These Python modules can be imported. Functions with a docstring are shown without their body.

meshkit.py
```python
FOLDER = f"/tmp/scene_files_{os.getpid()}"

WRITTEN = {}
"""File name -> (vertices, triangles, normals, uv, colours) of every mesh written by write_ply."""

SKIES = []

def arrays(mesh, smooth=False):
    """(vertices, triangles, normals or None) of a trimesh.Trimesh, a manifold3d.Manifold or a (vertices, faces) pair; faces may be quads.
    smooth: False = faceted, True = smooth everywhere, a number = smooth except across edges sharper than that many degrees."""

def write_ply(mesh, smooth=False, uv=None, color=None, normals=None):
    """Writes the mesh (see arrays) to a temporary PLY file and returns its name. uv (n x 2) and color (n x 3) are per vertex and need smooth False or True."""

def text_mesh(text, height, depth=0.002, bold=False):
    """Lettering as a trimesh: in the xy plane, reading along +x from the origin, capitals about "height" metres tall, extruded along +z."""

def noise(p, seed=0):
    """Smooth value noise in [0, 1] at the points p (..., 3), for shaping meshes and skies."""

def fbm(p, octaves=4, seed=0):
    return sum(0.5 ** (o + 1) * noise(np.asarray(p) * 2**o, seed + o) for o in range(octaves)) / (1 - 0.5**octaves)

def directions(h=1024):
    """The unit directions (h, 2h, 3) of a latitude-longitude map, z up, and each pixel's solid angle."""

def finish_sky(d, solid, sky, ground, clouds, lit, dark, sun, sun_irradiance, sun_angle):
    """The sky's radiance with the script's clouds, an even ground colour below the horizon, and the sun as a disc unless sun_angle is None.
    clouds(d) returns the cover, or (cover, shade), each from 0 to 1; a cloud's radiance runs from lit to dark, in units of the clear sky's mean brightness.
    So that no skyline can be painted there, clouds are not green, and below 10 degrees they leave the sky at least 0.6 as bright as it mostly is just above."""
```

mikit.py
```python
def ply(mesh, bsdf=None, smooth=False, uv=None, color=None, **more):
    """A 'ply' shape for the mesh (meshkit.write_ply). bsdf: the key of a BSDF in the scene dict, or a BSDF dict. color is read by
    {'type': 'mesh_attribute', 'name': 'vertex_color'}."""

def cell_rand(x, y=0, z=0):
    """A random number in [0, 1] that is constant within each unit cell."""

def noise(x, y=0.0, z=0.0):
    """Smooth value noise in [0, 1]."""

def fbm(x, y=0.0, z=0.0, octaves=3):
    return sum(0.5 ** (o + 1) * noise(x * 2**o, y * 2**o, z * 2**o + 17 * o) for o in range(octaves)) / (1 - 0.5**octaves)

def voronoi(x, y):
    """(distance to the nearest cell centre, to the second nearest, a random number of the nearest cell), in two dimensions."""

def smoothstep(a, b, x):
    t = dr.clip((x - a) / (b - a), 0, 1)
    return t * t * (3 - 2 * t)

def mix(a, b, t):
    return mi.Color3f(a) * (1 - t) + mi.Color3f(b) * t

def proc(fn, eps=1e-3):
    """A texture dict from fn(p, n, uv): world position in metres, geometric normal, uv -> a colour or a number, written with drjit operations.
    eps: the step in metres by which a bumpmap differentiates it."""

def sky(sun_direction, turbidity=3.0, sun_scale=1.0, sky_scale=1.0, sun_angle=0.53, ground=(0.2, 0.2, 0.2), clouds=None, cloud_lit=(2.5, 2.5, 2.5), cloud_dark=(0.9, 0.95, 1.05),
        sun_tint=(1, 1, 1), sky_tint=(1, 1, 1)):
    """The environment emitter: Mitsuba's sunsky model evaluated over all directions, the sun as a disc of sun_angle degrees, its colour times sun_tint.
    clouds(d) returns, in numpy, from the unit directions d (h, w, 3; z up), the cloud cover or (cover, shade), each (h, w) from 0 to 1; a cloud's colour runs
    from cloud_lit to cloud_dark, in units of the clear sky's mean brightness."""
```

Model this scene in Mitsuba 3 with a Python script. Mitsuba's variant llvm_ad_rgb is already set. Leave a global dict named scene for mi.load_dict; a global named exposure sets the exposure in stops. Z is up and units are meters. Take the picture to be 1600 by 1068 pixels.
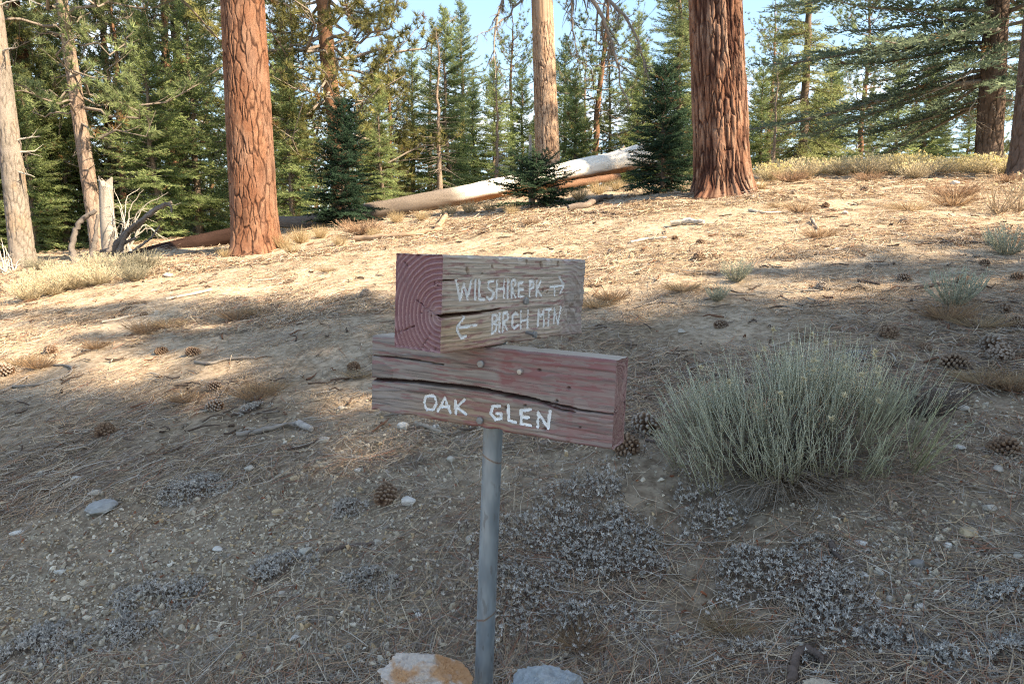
import math
import numpy as np, trimesh, mitsuba as mi, drjit as dr
import mikit, meshkit
from scipy.spatial import cKDTree, ConvexHull

scene, labels = {}, {}
T = mi.ScalarTransform4f

# ---------------------------------------------------------------- camera, sky, exposure
CZ, FPX, PITCH = 1.06, 1067.0, math.atan(139 / 1067.0)      # eye height, focal length in photo pixels, downward pitch
FWD = np.array([0, math.cos(PITCH), -math.sin(PITCH)])
UPV = np.array([0, math.sin(PITCH), math.cos(PITCH)])
scene['camera'] = {'type': 'thinlens', 'fov': math.degrees(2 * math.atan(800 / FPX)), 'fov_axis': 'x',
                   'to_world': T().look_at(origin=[0, 0, CZ], target=[0, float(FWD[1]), CZ + float(FWD[2])], up=[0, 0, 1]),
                   'aperture_radius': 0.0009, 'focus_distance': 1.75, 'near_clip': 0.05, 'far_clip': 3000.0}
SUN = (1.0, -0.50, 0.90)


def cloud_cover(d):
    p = d / np.maximum(d[..., 2:3], 0.06)
    q = np.stack([p[..., 0] * 0.55 + 3.0, p[..., 1] * 0.9, p[..., 2] * 0], -1)
    w = meshkit.fbm(q, 5, 3)
    return np.clip((w - 0.50) * 2.6, 0, 0.75)


scene['sky'] = mikit.sky(SUN, turbidity=2.5, clouds=cloud_cover, cloud_lit=(2.2, 2.25, 2.35), cloud_dark=(1.3, 1.35, 1.45), sun_tint=(1.0, 0.985, 0.95), sky_tint=(1.17, 1.02, 0.86))
exposure = 3.55

# ---------------------------------------------------------------- helpers
def nrm(a):
    return a / np.maximum(np.linalg.norm(a, axis=-1, keepdims=True), 1e-12)


def rng(seed):
    return np.random.default_rng(seed)


def key_for(name):
    if not any(k == name or k.startswith(name + '__') for k in list(scene) + list(labels)):
        return name
    i = USED.get(name, 0) + 1
    USED[name] = i
    return f'{name}_{i:03d}'


USED = {}


def thing(name, label, category, group=None, kind=None):
    k = key_for(name)
    labels[k] = {'label': label, 'category': category}
    if group:
        labels[k]['group'] = group
    if kind:
        labels[k]['kind'] = kind
    return k


def add(key, m, bsdf, smooth=False):
    """m = (v, f, c): one entry of the scene"""
    v, f, c = m
    scene[key] = mikit.ply((v, f), bsdf, smooth, color=np.clip(np.broadcast_to(c, v.shape), 0.003, 1))
    return key


def cat(ms):
    ms = [m for m in ms if len(m[0])]
    at = np.cumsum([0] + [len(m[0]) for m in ms])
    return (np.vstack([m[0] for m in ms]), np.vstack([m[1] + a for m, a in zip(ms, at)]),
            np.vstack([np.broadcast_to(m[2], m[0].shape) for m in ms]))


def tubes(P, R, sides=4, C=(0.3, 0.3, 0.3)):
    """n curves of k points as tubes. P (n,k,3), R (n,k), C broadcastable to (n,k,3)"""
    P = np.asarray(P, float)
    if P.ndim == 2:
        P = P[None]
    n, k = P.shape[:2]
    R = np.broadcast_to(np.asarray(R, float), (n, k))
    t = nrm(np.gradient(P, axis=1))
    mt = nrm(P[:, -1] - P[:, 0])
    ref = np.where(np.abs(mt[:, 2:]) < 0.8, [0.05, 0.02, 1.0], [1.0, 0.1, 0.05])[:, None, :]
    a = nrm(np.cross(t, ref))
    b = np.cross(t, a)
    an = np.arange(sides) * 2 * np.pi / sides
    v = P[:, :, None] + R[:, :, None, None] * (np.cos(an)[:, None] * a[:, :, None] + np.sin(an)[:, None] * b[:, :, None])
    i, j = np.meshgrid(np.arange(k - 1), np.arange(sides), indexing='ij')
    q = np.stack([i * sides + j, i * sides + (j + 1) % sides, (i + 1) * sides + (j + 1) % sides, (i + 1) * sides + j], -1).reshape(-1, 4)
    q = (q[None] + (np.arange(n) * k * sides)[:, None, None]).reshape(-1, 4)
    c = np.broadcast_to(np.broadcast_to(np.asarray(C, float), (n, k, 3))[:, :, None], v.shape).reshape(-1, 3)
    return v.reshape(-1, 3), np.vstack([q[:, [0, 1, 2]], q[:, [0, 2, 3]]]), c


def blades(P, W, C, rs, side=None):
    """n curved strips of k points, tapering as W (n,k)"""
    n, k = P.shape[:2]
    t = nrm(P[:, -1] - P[:, 0])
    if side is None:
        side = nrm(np.cross(t, rs.normal(size=(n, 3))))
    W = np.broadcast_to(W, (n, k))
    v = np.stack([P - side[:, None] * W[..., None] / 2, P + side[:, None] * W[..., None] / 2], 2)
    i = np.arange(k - 1)
    q = np.stack([i * 2, i * 2 + 1, i * 2 + 3, i * 2 + 2], -1)
    q = (q[None] + (np.arange(n) * k * 2)[:, None, None]).reshape(-1, 4)
    C = np.asarray(C, float)
    C = C[:, None, None] if C.ndim == 2 else C[:, :, None]
    c = np.broadcast_to(C, (n, k, 2, 3)).reshape(-1, 3)
    return v.reshape(-1, 3), np.vstack([q[:, [0, 1, 2]], q[:, [0, 2, 3]]]), c


def needle_tris(base, d, length, width, C, rs, lean=False):
    """n single pointed leaves: base point, direction, length, width"""
    n = len(base)
    length, width = np.broadcast_to(length, n)[:, None], np.broadcast_to(width, n)[:, None]
    s = nrm(np.cross(d, rs.normal(size=(n, 3)))) * width / 2
    if lean:
        v = np.stack([base - s, base + s, base + d * length], 1).reshape(-1, 3)
        return v, np.arange(3 * n).reshape(-1, 3), np.repeat(np.broadcast_to(C, (n, 3)), 3, 0)
    m = base + d * length * 0.35
    v = np.stack([base, m + s, base + d * length, m - s], 1).reshape(-1, 3)
    a = np.arange(n)[:, None] * 4
    f = np.vstack([a + [0, 1, 2], a + [0, 2, 3]])
    return v, f, np.repeat(np.broadcast_to(C, (n, 3)), 4, 0)


def rots(n, rs):
    q = nrm(rs.normal(size=(n, 4)))
    w, x, y, z = q.T
    return np.stack([np.stack([1 - 2 * (y * y + z * z), 2 * (x * y - z * w), 2 * (x * z + y * w)], -1),
                     np.stack([2 * (x * y + z * w), 1 - 2 * (x * x + z * z), 2 * (y * z - x * w)], -1),
                     np.stack([2 * (x * z - y * w), 2 * (y * z + x * w), 1 - 2 * (x * x + y * y)], -1)], -2)


def rotz(a):
    c, s, o = np.cos(a), np.sin(a), np.zeros_like(a)
    return np.stack([np.stack([c, -s, o], -1), np.stack([s, c, o], -1), np.stack([o, o, o + 1], -1)], -2)


def scatter(var, pos, M, C):
    """copies of the convex shape var = (v, f) under matrices M (n,3,3) at pos with colour C (n,3)"""
    v, f = var
    n = len(pos)
    V = np.einsum('nij,kj->nki', M, v) + pos[:, None]
    F = (f[None] + (np.arange(n) * len(v))[:, None, None]).reshape(-1, 3)
    return V.reshape(-1, 3), F, np.repeat(C, len(v), 0)


def hull_stone(seed, npts):
    rs = rng(seed)
    p = nrm(rs.normal(size=(npts, 3))) * rs.uniform(0.8, 1.1, (npts, 1)) * [1, 0.78, 0.6]
    h = ConvexHull(p)
    f = h.simplices.copy()
    n = np.cross(p[f[:, 1]] - p[f[:, 0]], p[f[:, 2]] - p[f[:, 0]])
    bad = (n * p[f].mean(1)).sum(1) < 0
    f[bad] = f[bad][:, ::-1]
    return p, f


def noise3(p, s, octaves=3, seed=0):
    return meshkit.fbm(np.asarray(p, float) * s + 100.0, octaves, seed)


# ---------------------------------------------------------------- the hillside: height of the ground
def sat(x, knee, soft):
    """x up to about the knee, then bending level"""
    return knee - soft * np.logaddexp(0, (knee - x) / soft)


def H0(x, y):
    x, y = np.asarray(x, float), np.asarray(y, float)
    yy = -sat(-y, 6.0, 2.0)                                     # level behind the camera
    Y = sat(yy, 16.8, 1.3) - 0.16 * np.logaddexp(0, (y - 26) / 4.0) * 4.0
    L = np.where(x > 0, sat(x, 4.6, 1.0) - sat(0.0, 4.6, 1.0), 0.0) * 0.126 + np.where(x < 0, 0.126 * -sat(-x, 14.0, 3.0), 0.0)
    return -0.374 + 0.171 * Y + L


def H(x, y):
    x, y = np.asarray(x, float), np.asarray(y, float)
    p = np.stack([x, y, x * 0], -1)
    r = np.hypot(x, y - 1.5)
    k = np.clip((r - 0.6) / 2.5, 0.25, 1)
    return (H0(x, y) + k * 0.14 * (meshkit.fbm(p * 0.75 + 40, 2, 5) - 0.5) + 0.048 * (meshkit.fbm(p * 3.1 + 40, 2, 8) - 0.5)
            + 0.010 * (meshkit.fbm(p * 14 + 70, 2, 9) - 0.5))


def ground(px, py):
    """where the line of sight through a point of the photograph meets the hillside (used to read positions off the photograph)"""
    r = np.array([1, 0, 0]) * (px - 800) / FPX + UPV * (534 - py) / FPX + FWD
    t = np.arange(0.6, 60, 0.01)
    p = np.array([0, 0, CZ]) + r * t[:, None]
    below = p[:, 2] < H(p[:, 0], p[:, 1])
    i = np.argmax(below) if below.any() else len(t) - 1
    return np.array([p[i, 0], p[i, 1], H(p[i, 0], p[i, 1])])


def at(px, py, depth):
    r = np.array([1, 0, 0]) * (px - 800) / FPX + UPV * (534 - py) / FPX + FWD
    return np.array([0, 0, CZ]) + r * depth


def at_y(px, py, y):
    """the point of that line of sight at this distance ahead, measured level"""
    r = np.array([1, 0, 0]) * (px - 800) / FPX + UPV * (534 - py) / FPX + FWD
    return np.array([0, 0, CZ]) + r * (y / r[1])


def on_ground(x, y, dz=0.0):
    return np.array([x, y, float(H(x, y)) + dz])


# ---------------------------------------------------------------- naming of small things by the landmark they lie nearest to
MARKS = [(756, 1000, 'the foot of the post'), (640, 600, 'the left end of the sign boards'), (960, 620, 'the right end of the sign boards'), (1230, 660, 'the big grey green shrub'),
         (1130, 310, 'the thickest trunk'), (400, 395, 'the orange trunk on the left'), (870, 300, 'the white fallen log'), (30, 1040, 'the lower left corner'), (1570, 1040, 'the lower right corner'),
         (20, 600, 'the left edge'), (1590, 560, 'the right edge'), (430, 675, 'the sawn stick'), (1350, 290, 'the flowering shrubs on the crest'), (110, 440, 'the pale grass at the left'), (1160, 900, 'the grey cushion plants')]
ORDER = ['nearest', 'second nearest', 'third nearest', 'fourth nearest', 'fifth nearest', 'sixth nearest', 'seventh nearest', 'eighth nearest', 'ninth nearest', 'tenth nearest', 'eleventh nearest', 'twelfth nearest']


def place_names(spots, looks, marks=MARKS):
    """a phrase that singles out each of these look-alikes: its look, and its rank among them at the nearest landmark and side"""
    out, by = [None] * len(spots), {}
    for i, (px, py) in enumerate(spots):
        m = min(marks, key=lambda m: (m[0] - px) ** 2 + 2 * (m[1] - py) ** 2)
        dx, dy = px - m[0], (py - m[1]) * 1.4
        if 'corner' in m[2] or 'edge' in m[2]:
            way = 'near'
        else:
            way = ('left of' if dx < 0 else 'right of') if abs(dx) > abs(dy) else ('in front of' if dy > 0 else 'beyond')
        by.setdefault((looks[i], way, m[2]), []).append((dx * dx + dy * dy, i))
    for (look, way, mark), v in by.items():
        v.sort()
        for r, (_, i) in enumerate(v):
            out[i] = f'{look} {way} {mark}' + ('' if len(v) == 1 else f', {ORDER[min(r, 11)]}')
    return out



# ---------------------------------------------------------------- materials
VC = {'type': 'mesh_attribute', 'name': 'vertex_color'}
scene['matte'] = {'type': 'twosided', 'bsdf': {'type': 'diffuse', 'reflectance': VC}}
scene['dry'] = {'type': 'twosided', 'bsdf': {'type': 'principled', 'base_color': VC, 'roughness': 0.55, 'specular': 0.35}}
scene['leaf'] = {'type': 'principledthin', 'base_color': VC, 'roughness': 0.5, 'diff_trans': 1.1, 'spec_trans': 0.0}
scene['paint'] = {'type': 'twosided', 'bsdf': {'type': 'principled', 'base_color': VC, 'roughness': 0.45, 'specular': 0.4}}


def pipe_col(p, n, uv):
    a = mikit.fbm(p.x * 60, p.y * 60, p.z * 14, octaves=3)
    b = mikit.noise(p.x * 9, p.y * 9, p.z * 5 + 3)
    c = mikit.mix((0.23, 0.275, 0.315), (0.37, 0.42, 0.455), mikit.smoothstep(0.3, 0.7, a * 0.6 + b * 0.4))
    c = mikit.mix(c, (0.20, 0.21, 0.22), mikit.smoothstep(0.66, 0.8, mikit.fbm(p.x * 120, p.y * 120, p.z * 30, octaves=2)) * 0.7)
    rust = dr.maximum(1 - dr.abs((p.z - 0.575 + (p.x + 0.05) * 0.45 + 0.004 * mikit.noise(p.x * 90, 0, 0)) / 0.0035),
                      1 - dr.abs((p.z - 0.175 - (p.x + 0.06) * 0.5 - 0.004 * mikit.noise(p.x * 90, 0, 2)) / 0.004))
    return mikit.mix(c, (0.24, 0.12, 0.05), dr.clip(rust, 0, 1) * 0.85)


scene['galvanised'] = {'type': 'principled', 'base_color': mikit.proc(pipe_col), 'metallic': 0.55, 'roughness': 0.42, 'specular': 0.5}
scene['bolt_steel'] = {'type': 'twosided', 'bsdf': {'type': 'principled', 'base_color': VC, 'metallic': 0.6, 'roughness': 0.5}}


def soil_col(p, n, uv):
    """uv.x: bare soil (0) to straw coloured litter (1); uv.y: broad light and dark of the soil itself"""
    b = 0.62 * mikit.noise(p.x * 34, p.y * 34, 0) + 0.38 * mikit.noise(p.x * 110, p.y * 110, 3)
    t = dr.clip(b * 1.5 - 0.25 + (uv.y - 0.5) * 0.6, 0, 1)
    return mikit.mix(mikit.mix((0.135, 0.10, 0.068), (0.31, 0.248, 0.18), t), mikit.mix((0.27, 0.205, 0.14), (0.51, 0.435, 0.335), t), uv.x)


scene['soil'] = {'type': 'twosided', 'bsdf': {'type': 'diffuse', 'reflectance': mikit.proc(soil_col)}}

# ---------------------------------------------------------------- ground sheet
def axis(dense0, dense1, step, lo, hi, grow):
    mid = list(np.arange(dense0, dense1, step))
    a, s = [mid[-1]], step
    while a[-1] < hi:
        s *= grow
        a.append(a[-1] + s)
    b, s = [mid[0]], step
    while b[-1] > lo:
        s *= grow
        b.append(b[-1] - s)
    return np.array(b[:0:-1] + mid + a[1:])


gx = axis(-2.2, 2.4, 0.024, -400, 400, 1.045)
gy = axis(1.0, 4.4, 0.024, -300, 500, 1.03)
GX, GY = np.meshgrid(gx, gy)
gv = np.stack([GX, GY, H(GX, GY)], -1).reshape(-1, 3)
nx, ny = len(gx), len(gy)
ii, jj = np.meshgrid(np.arange(ny - 1), np.arange(nx - 1), indexing='ij')
gf = np.stack([ii * nx + jj, ii * nx + jj + 1, (ii + 1) * nx + jj + 1, (ii + 1) * nx + jj], -1).reshape(-1, 4)
ga = meshkit.fbm(gv * [1.3, 1.3, 0] + 7, 3, 4)
gt = np.clip((gv[:, 1] + 2.5 * (ga - .5) - 3.2) / 3.3, 0, 1) * .85
scene['ground'] = mikit.ply((gv, gf), 'soil', True, uv=np.stack([gt, meshkit.fbm(gv * [3.1, 3.1, 0] + 20, 3, 6)], -1))
labels['ground'] = {'label': 'sloping hillside of pale gravelly soil strewn with dry pine needles', 'kind': 'structure'}
labels['sky'] = {'label': 'blue sky with thin white cloud behind the trees', 'kind': 'structure'}

# ---------------------------------------------------------------- the trail sign: pipe post, two timbers, carved and painted lettering
# strokes of the hand-cut letters in millimetres on the face of each board (from its lower left corner)
UPPER_STROKES = [[(42.8, 148.2), (55.8, 108.7), (67.2, 141.8), (80.3, 110.1), (90.6, 147.9)], [(104.1, 147.8), (104.8, 109.4)], [(117.0, 148.7), (119.2, 109.0), (136.8, 107.4)], [(165.9, 147.3), (148.8, 145.3), (149.6, 132.2), (166.3, 123.1), (165.9, 112.0), (156.5, 105.7), (145.4, 112.6)], [(178.4, 147.2), (180.0, 109.4)], [(179.6, 128.4), (206.8, 130.1)], [(205.6, 148.1), (206.3, 109.8)], [(219.7, 149.2), (220.5, 108.8)], [(236.1, 109.0), (233.5, 146.8), (246.2, 150.2), (249.9, 137.5), (236.8, 127.3), (251.1, 109.3)], [(279.0, 143.0), (260.8, 142.0), (263.0, 110.6), (281.4, 110.1)], [(261.9, 126.9), (280.2, 127.1)], [(308.5, 110.6), (305.7, 146.3), (320.6, 146.2), (323.9, 131.8), (308.5, 127.3)], [(336.5, 109.9), (334.8, 146.1)], [(353.2, 145.9), (337.4, 125.6), (357.5, 110.6)], [(395.2, 130.3), (458.0, 133.7)], [(435.2, 154.1), (459.9, 133.6), (443.9, 113.5)], [(415.4, 127.5), (417.0, 110.4)], [(52.8, 51.4), (110.2, 53.6)], [(70.6, 72.5), (67.6, 67.4), (50.4, 53.6), (49.8, 46.3), (63.5, 29.5), (79.2, 31.6)], [(168.2, 32.8), (167.6, 72.0), (182.4, 71.3), (185.0, 59.9), (170.5, 55.1), (183.8, 48.7), (182.7, 37.5), (168.3, 31.7)], [(192.7, 74.2), (195.0, 33.2)], [(207.5, 32.4), (206.7, 74.7), (222.0, 75.1), (225.8, 60.0), (210.0, 54.0), (223.4, 37.0)], [(264.2, 67.3), (253.7, 72.5), (242.2, 66.1), (241.8, 44.0), (252.3, 36.3), (265.9, 43.7)], [(275.0, 75.0), (276.8, 34.7)], [(276.7, 52.5), (304.4, 54.6)], [(304.0, 76.1), (303.8, 35.4)], [(347.7, 36.3), (348.0, 75.5), (360.6, 57.7), (372.6, 75.7), (373.8, 34.7)], [(381.7, 75.3), (407.0, 76.0)], [(394.0, 76.0), (394.4, 34.6)], [(420.6, 39.4), (420.0, 77.5), (439.9, 37.0), (449.5, 78.9)]]
LOWER_STROKES = [[(174.5, 60.3), (156.2, 56.0), (151.9, 37.9), (159.2, 25.1), (177.5, 27.6), (185.4, 42.2), (181.4, 57.2), (174.5, 60.3)], [(190.3, 25.4), (208.5, 58.7), (223.6, 26.1)], [(199.1, 36.3), (220.1, 41.0)], [(237.5, 54.8), (239.2, 26.3)], [(260.5, 61.6), (240.1, 41.0), (265.8, 28.9)], [(350.4, 59.0), (333.9, 55.4), (329.5, 38.8), (341.1, 27.4), (355.5, 31.3), (354.2, 42.2), (344.8, 40.9)], [(371.9, 63.0), (373.9, 30.2), (391.4, 27.9)], [(424.8, 60.9), (403.2, 56.2), (404.3, 27.2), (427.4, 25.9)], [(403.7, 41.7), (421.6, 43.1)], [(443.9, 25.7), (443.3, 57.0), (467.8, 26.8), (471.2, 63.7)]]
SIGN_BASE, SIGN_TILT = np.array([-0.06, 1.66, 0.0]), math.radians(1.75)


def seg_dist(U, V, strokes):
    d = np.full(U.shape, 9.0)
    for st in strokes:
        for (x0, y0), (x1, y1) in zip(st[:-1], st[1:]):
            x0, y0, x1, y1 = x0 / 1000, y0 / 1000, x1 / 1000, y1 / 1000
            l2 = max((x1 - x0) ** 2 + (y1 - y0) ** 2, 1e-9)
            k = np.clip(((U - x0) * (x1 - x0) + (V - y0) * (y1 - y0)) / l2, 0, 1)
            d = np.minimum(d, np.hypot(U - x0 - k * (x1 - x0), V - y0 - k * (y1 - y0)))
    return d


def sstep(a, b, x):
    t = np.clip((x - a) / (b - a), 0, 1)
    return t * t * (3 - 2 * t)


def frac(x):
    return x - np.floor(x)


def timber(L, h, th, pith, strokes, radius, crack, colour, seed, swirl=None, gouges=(), fine=0.0017):
    """A weathered timber: u along it, v up, w into it. Returns (v, f, c) of the wood and of the paint in the letters, in (u, v, w)."""
    def side(a, b, step):
        n = max(2, int(round(np.hypot(*(np.subtract(b, a))) / step)))
        return [np.add(a, np.multiply(np.subtract(b, a), i / n)) for i in range(n)]
    r = 0.003
    ring = (side((r * .3, r), (0, r * 2), .003) + side((0, r * 2), (0, h - r * 2), fine) + side((0, h - r * 2), (r, h), .002) + side((r, h), (th - r, h), .004)
            + side((th - r, h), (th, h - r), .003) + side((th, h - r), (th, r), .006) + side((th, r), (th - r, 0), .003) + side((th - r, 0), (r * 1.2, 0), .004))
    ring = np.array(ring)                                             # (w, v)
    nf = int(np.sum(ring[:, 0] < 1e-6))
    us = np.linspace(0, L, int(L / fine))
    U, V = np.meshgrid(us, ring[:, 1], indexing='ij')
    W = np.broadcast_to(ring[:, 0], U.shape).copy()
    m = len(ring)

    def rings(U, V, W):
        wob = 0.010 * (noise3(np.stack([U * 5, V * 6, W * 6], -1), 1, 2, seed) - .5) + 0.003 * (noise3(np.stack([U * 22, V * 40, W * 40], -1), 1, 2, seed + 1) - .5)
        vv, ww = V - pith[0] + wob, W - pith[1] + wob
        if swirl is not None:
            su, sv, sr = swirl
            k = np.exp(-((U - su) ** 2 + ((V - sv) * .8) ** 2) / sr ** 2)
            vv = vv + 0.05 * k * np.sin((U - su) / sr * 2.2) + .02 * k
        return np.hypot(vv, ww) / pith[2]
    rho = rings(U, V, W)
    saw = frac(rho)
    late = sstep(.62, .9, saw) * sstep(1.0, .97, saw)                    # hard late wood stands proud
    fibre = noise3(np.stack([U * 26, V * 420, W * 420], -1), 1, 2, seed + 2)
    inward = 0.0011 * (1 - late) * (0.4 + fibre) + 0.0016 * noise3(np.stack([U * 9, V * 60, W * 60], -1), 1, 2, seed + 3)
    if swirl is not None:
        k = np.exp(-((U - swirl[0]) ** 2 + (V - swirl[1]) ** 2) / swirl[2] ** 2)
        inward = inward + 0.011 * k * sstep(.35, .75, noise3(np.stack([U * 70 + V * 25, V * 40, W], -1), 1, 2, seed + 9))
    # nail holes and dents
    rs = rng(seed + 50)
    front = W < 1e-6
    for hu, hv, hr in zip(rs.uniform(.03, L - .03, 9), rs.uniform(.02, h - .012, 9), rs.uniform(.0014, .003, 9)):
        inward = inward + np.where(front, 0.009 * sstep(hr * 1.3, hr * .6, np.hypot((U - hu) * .7, V - hv)), 0)
    for hu, hv, hr in gouges:
        du, dv = U - hu, V - hv
        inward = inward + np.where(front, 0.011 * sstep(hr * 1.2, hr * .7, np.hypot(du * .9 + dv * .5, dv * .55) * (.8 + .4 * fibre)), 0)
    ck = np.zeros_like(U)
    for pl in crack:
        cu, cv, cw = np.array(pl).T
        ctr = np.interp(us, cu, cv)[:, None] + 0.0016 * (noise3(np.stack([us * 60, us * 0, us * 0], -1), 1, 3, seed + 4)[:, None] - .5)
        wid = np.interp(us, cu, cw, left=0, right=0)[:, None] * (.75 + .5 * noise3(np.stack([us * 35, us * 0 + 3, us * 0], -1), 1, 2, seed + 5)[:, None])
        ck = np.maximum(ck, np.where(front, sstep(wid / 2 + .0009, wid / 2 - .0007, np.abs(V - ctr)) * (wid > .0006), 0))
    inward = inward + 0.028 * ck
    dist = np.full(U.shape, 9.0)
    dist[:, :] = np.where(front, seg_dist(U, V, strokes), 9.0)
    rr = radius * (.88 + .3 * noise3(np.stack([U * 70, V * 70, W], -1), 1, 2, seed + 6))
    groove = np.clip(1 - (dist / (rr + .0006)) ** 2, 0, 1) * .0042
    inward = np.where(dist < rr + .0006, inward * .3, inward) + groove
    rn = np.stack([(ring[:, 0] - th / 2), (ring[:, 1] - h / 2)], -1)
    nw = np.where(ring[:, 0] < 1e-6, 1., np.where(ring[:, 0] > th - 1e-6, -1., 0.))
    nv = np.where(ring[:, 1] < 1e-6, 1., np.where(ring[:, 1] > h - 1e-6, -1., 0.))
    cr = (nw == 0) & (nv == 0)
    nw, nv = np.where(cr, -np.sign(rn[:, 0]) * .7, nw), np.where(cr, -np.sign(rn[:, 1]) * .7, nv)
    P = np.stack([U, V + inward * nv, W + inward * nw], -1)
    worn = noise3(np.stack([U * 11, U * 0 + W * 12, U * 0], -1), 1, 3, seed + 15)
    chip = sstep(.60, .72, noise3(np.stack([U * 34, V * 9, W * 9], -1), 1, 2, seed + 16))
    near_edge = np.exp(-np.minimum(V, h - V) / .005) * np.exp(-np.minimum(np.abs(W), np.abs(th - W)) / .012)
    P[..., 1] = h / 2 + (P[..., 1] - h / 2) * (1 - .022 * worn)
    P[..., 2] = P[..., 2] + np.where(W < th / 2, 1, -1) * .006 * chip * near_edge
    P[..., 1] = P[..., 1] + np.where(V < h / 2, 1, -1) * .005 * chip * near_edge
    C = colour(U, V, W, late, fibre, saw, ck)
    i, j = np.meshgrid(np.arange(len(us) - 1), np.arange(m), indexing='ij')
    q = np.stack([i * m + j, i * m + (j + 1) % m, (i + 1) * m + (j + 1) % m, (i + 1) * m + j], -1).reshape(-1, 4)
    parts = [(P.reshape(-1, 3), np.vstack([q[:, [0, 2, 1]], q[:, [0, 3, 2]]]), C.reshape(-1, 3))]
    ctr = np.array([h / 2, th / 2])
    for e, row in ((0, 0), (L, -1)):
        s = np.concatenate([1 - np.linspace(0, 1, 44) ** 1.15])
        ev = ctr[0] + (P[row, :, 1] - ctr[0])[None] * s[:, None]
        ew = ctr[1] + (P[row, :, 2] - ctr[1])[None] * s[:, None]
        ro = rings(np.full(ev.shape, e), ev, ew)
        sw = frac(ro)
        lt = sstep(.55, .85, sw) * sstep(1.0, .96, sw)
        an = np.arctan2(ev - pith[0], ew - pith[1])
        rad = np.hypot(ev - pith[0], ew - pith[1])
        chk = np.zeros_like(ev)
        rk = rng(seed + 70)
        for a0 in np.linspace(-np.pi, np.pi, 19) + rk.normal(size=19) * .06:
            r0, r1 = sorted(rk.uniform(.03, .15, 2))
            da = np.abs((an - a0 - .05 * (noise3(np.stack([rad * 60, rad * 0 + a0, rad * 0], -1), 1, 2, seed) - .5) + np.pi) % (2 * np.pi) - np.pi) * rad
            chk = np.maximum(chk, sstep(.0010, .0003, da) * sstep(r0, r0 + .01, rad) * sstep(r1 + .01, r1, rad))
        deep = 0.0022 * (1 - lt) + 0.006 * chk + 0.001 * noise3(np.stack([ev * 300, ew * 300, ev * 0], -1), 1, 2, seed)
        deep = deep * sstep(1.0, .97, s)[:, None]
        eu = np.where(e == 0, deep, L - deep)
        EP = np.stack([eu, ev, ew], -1)
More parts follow.
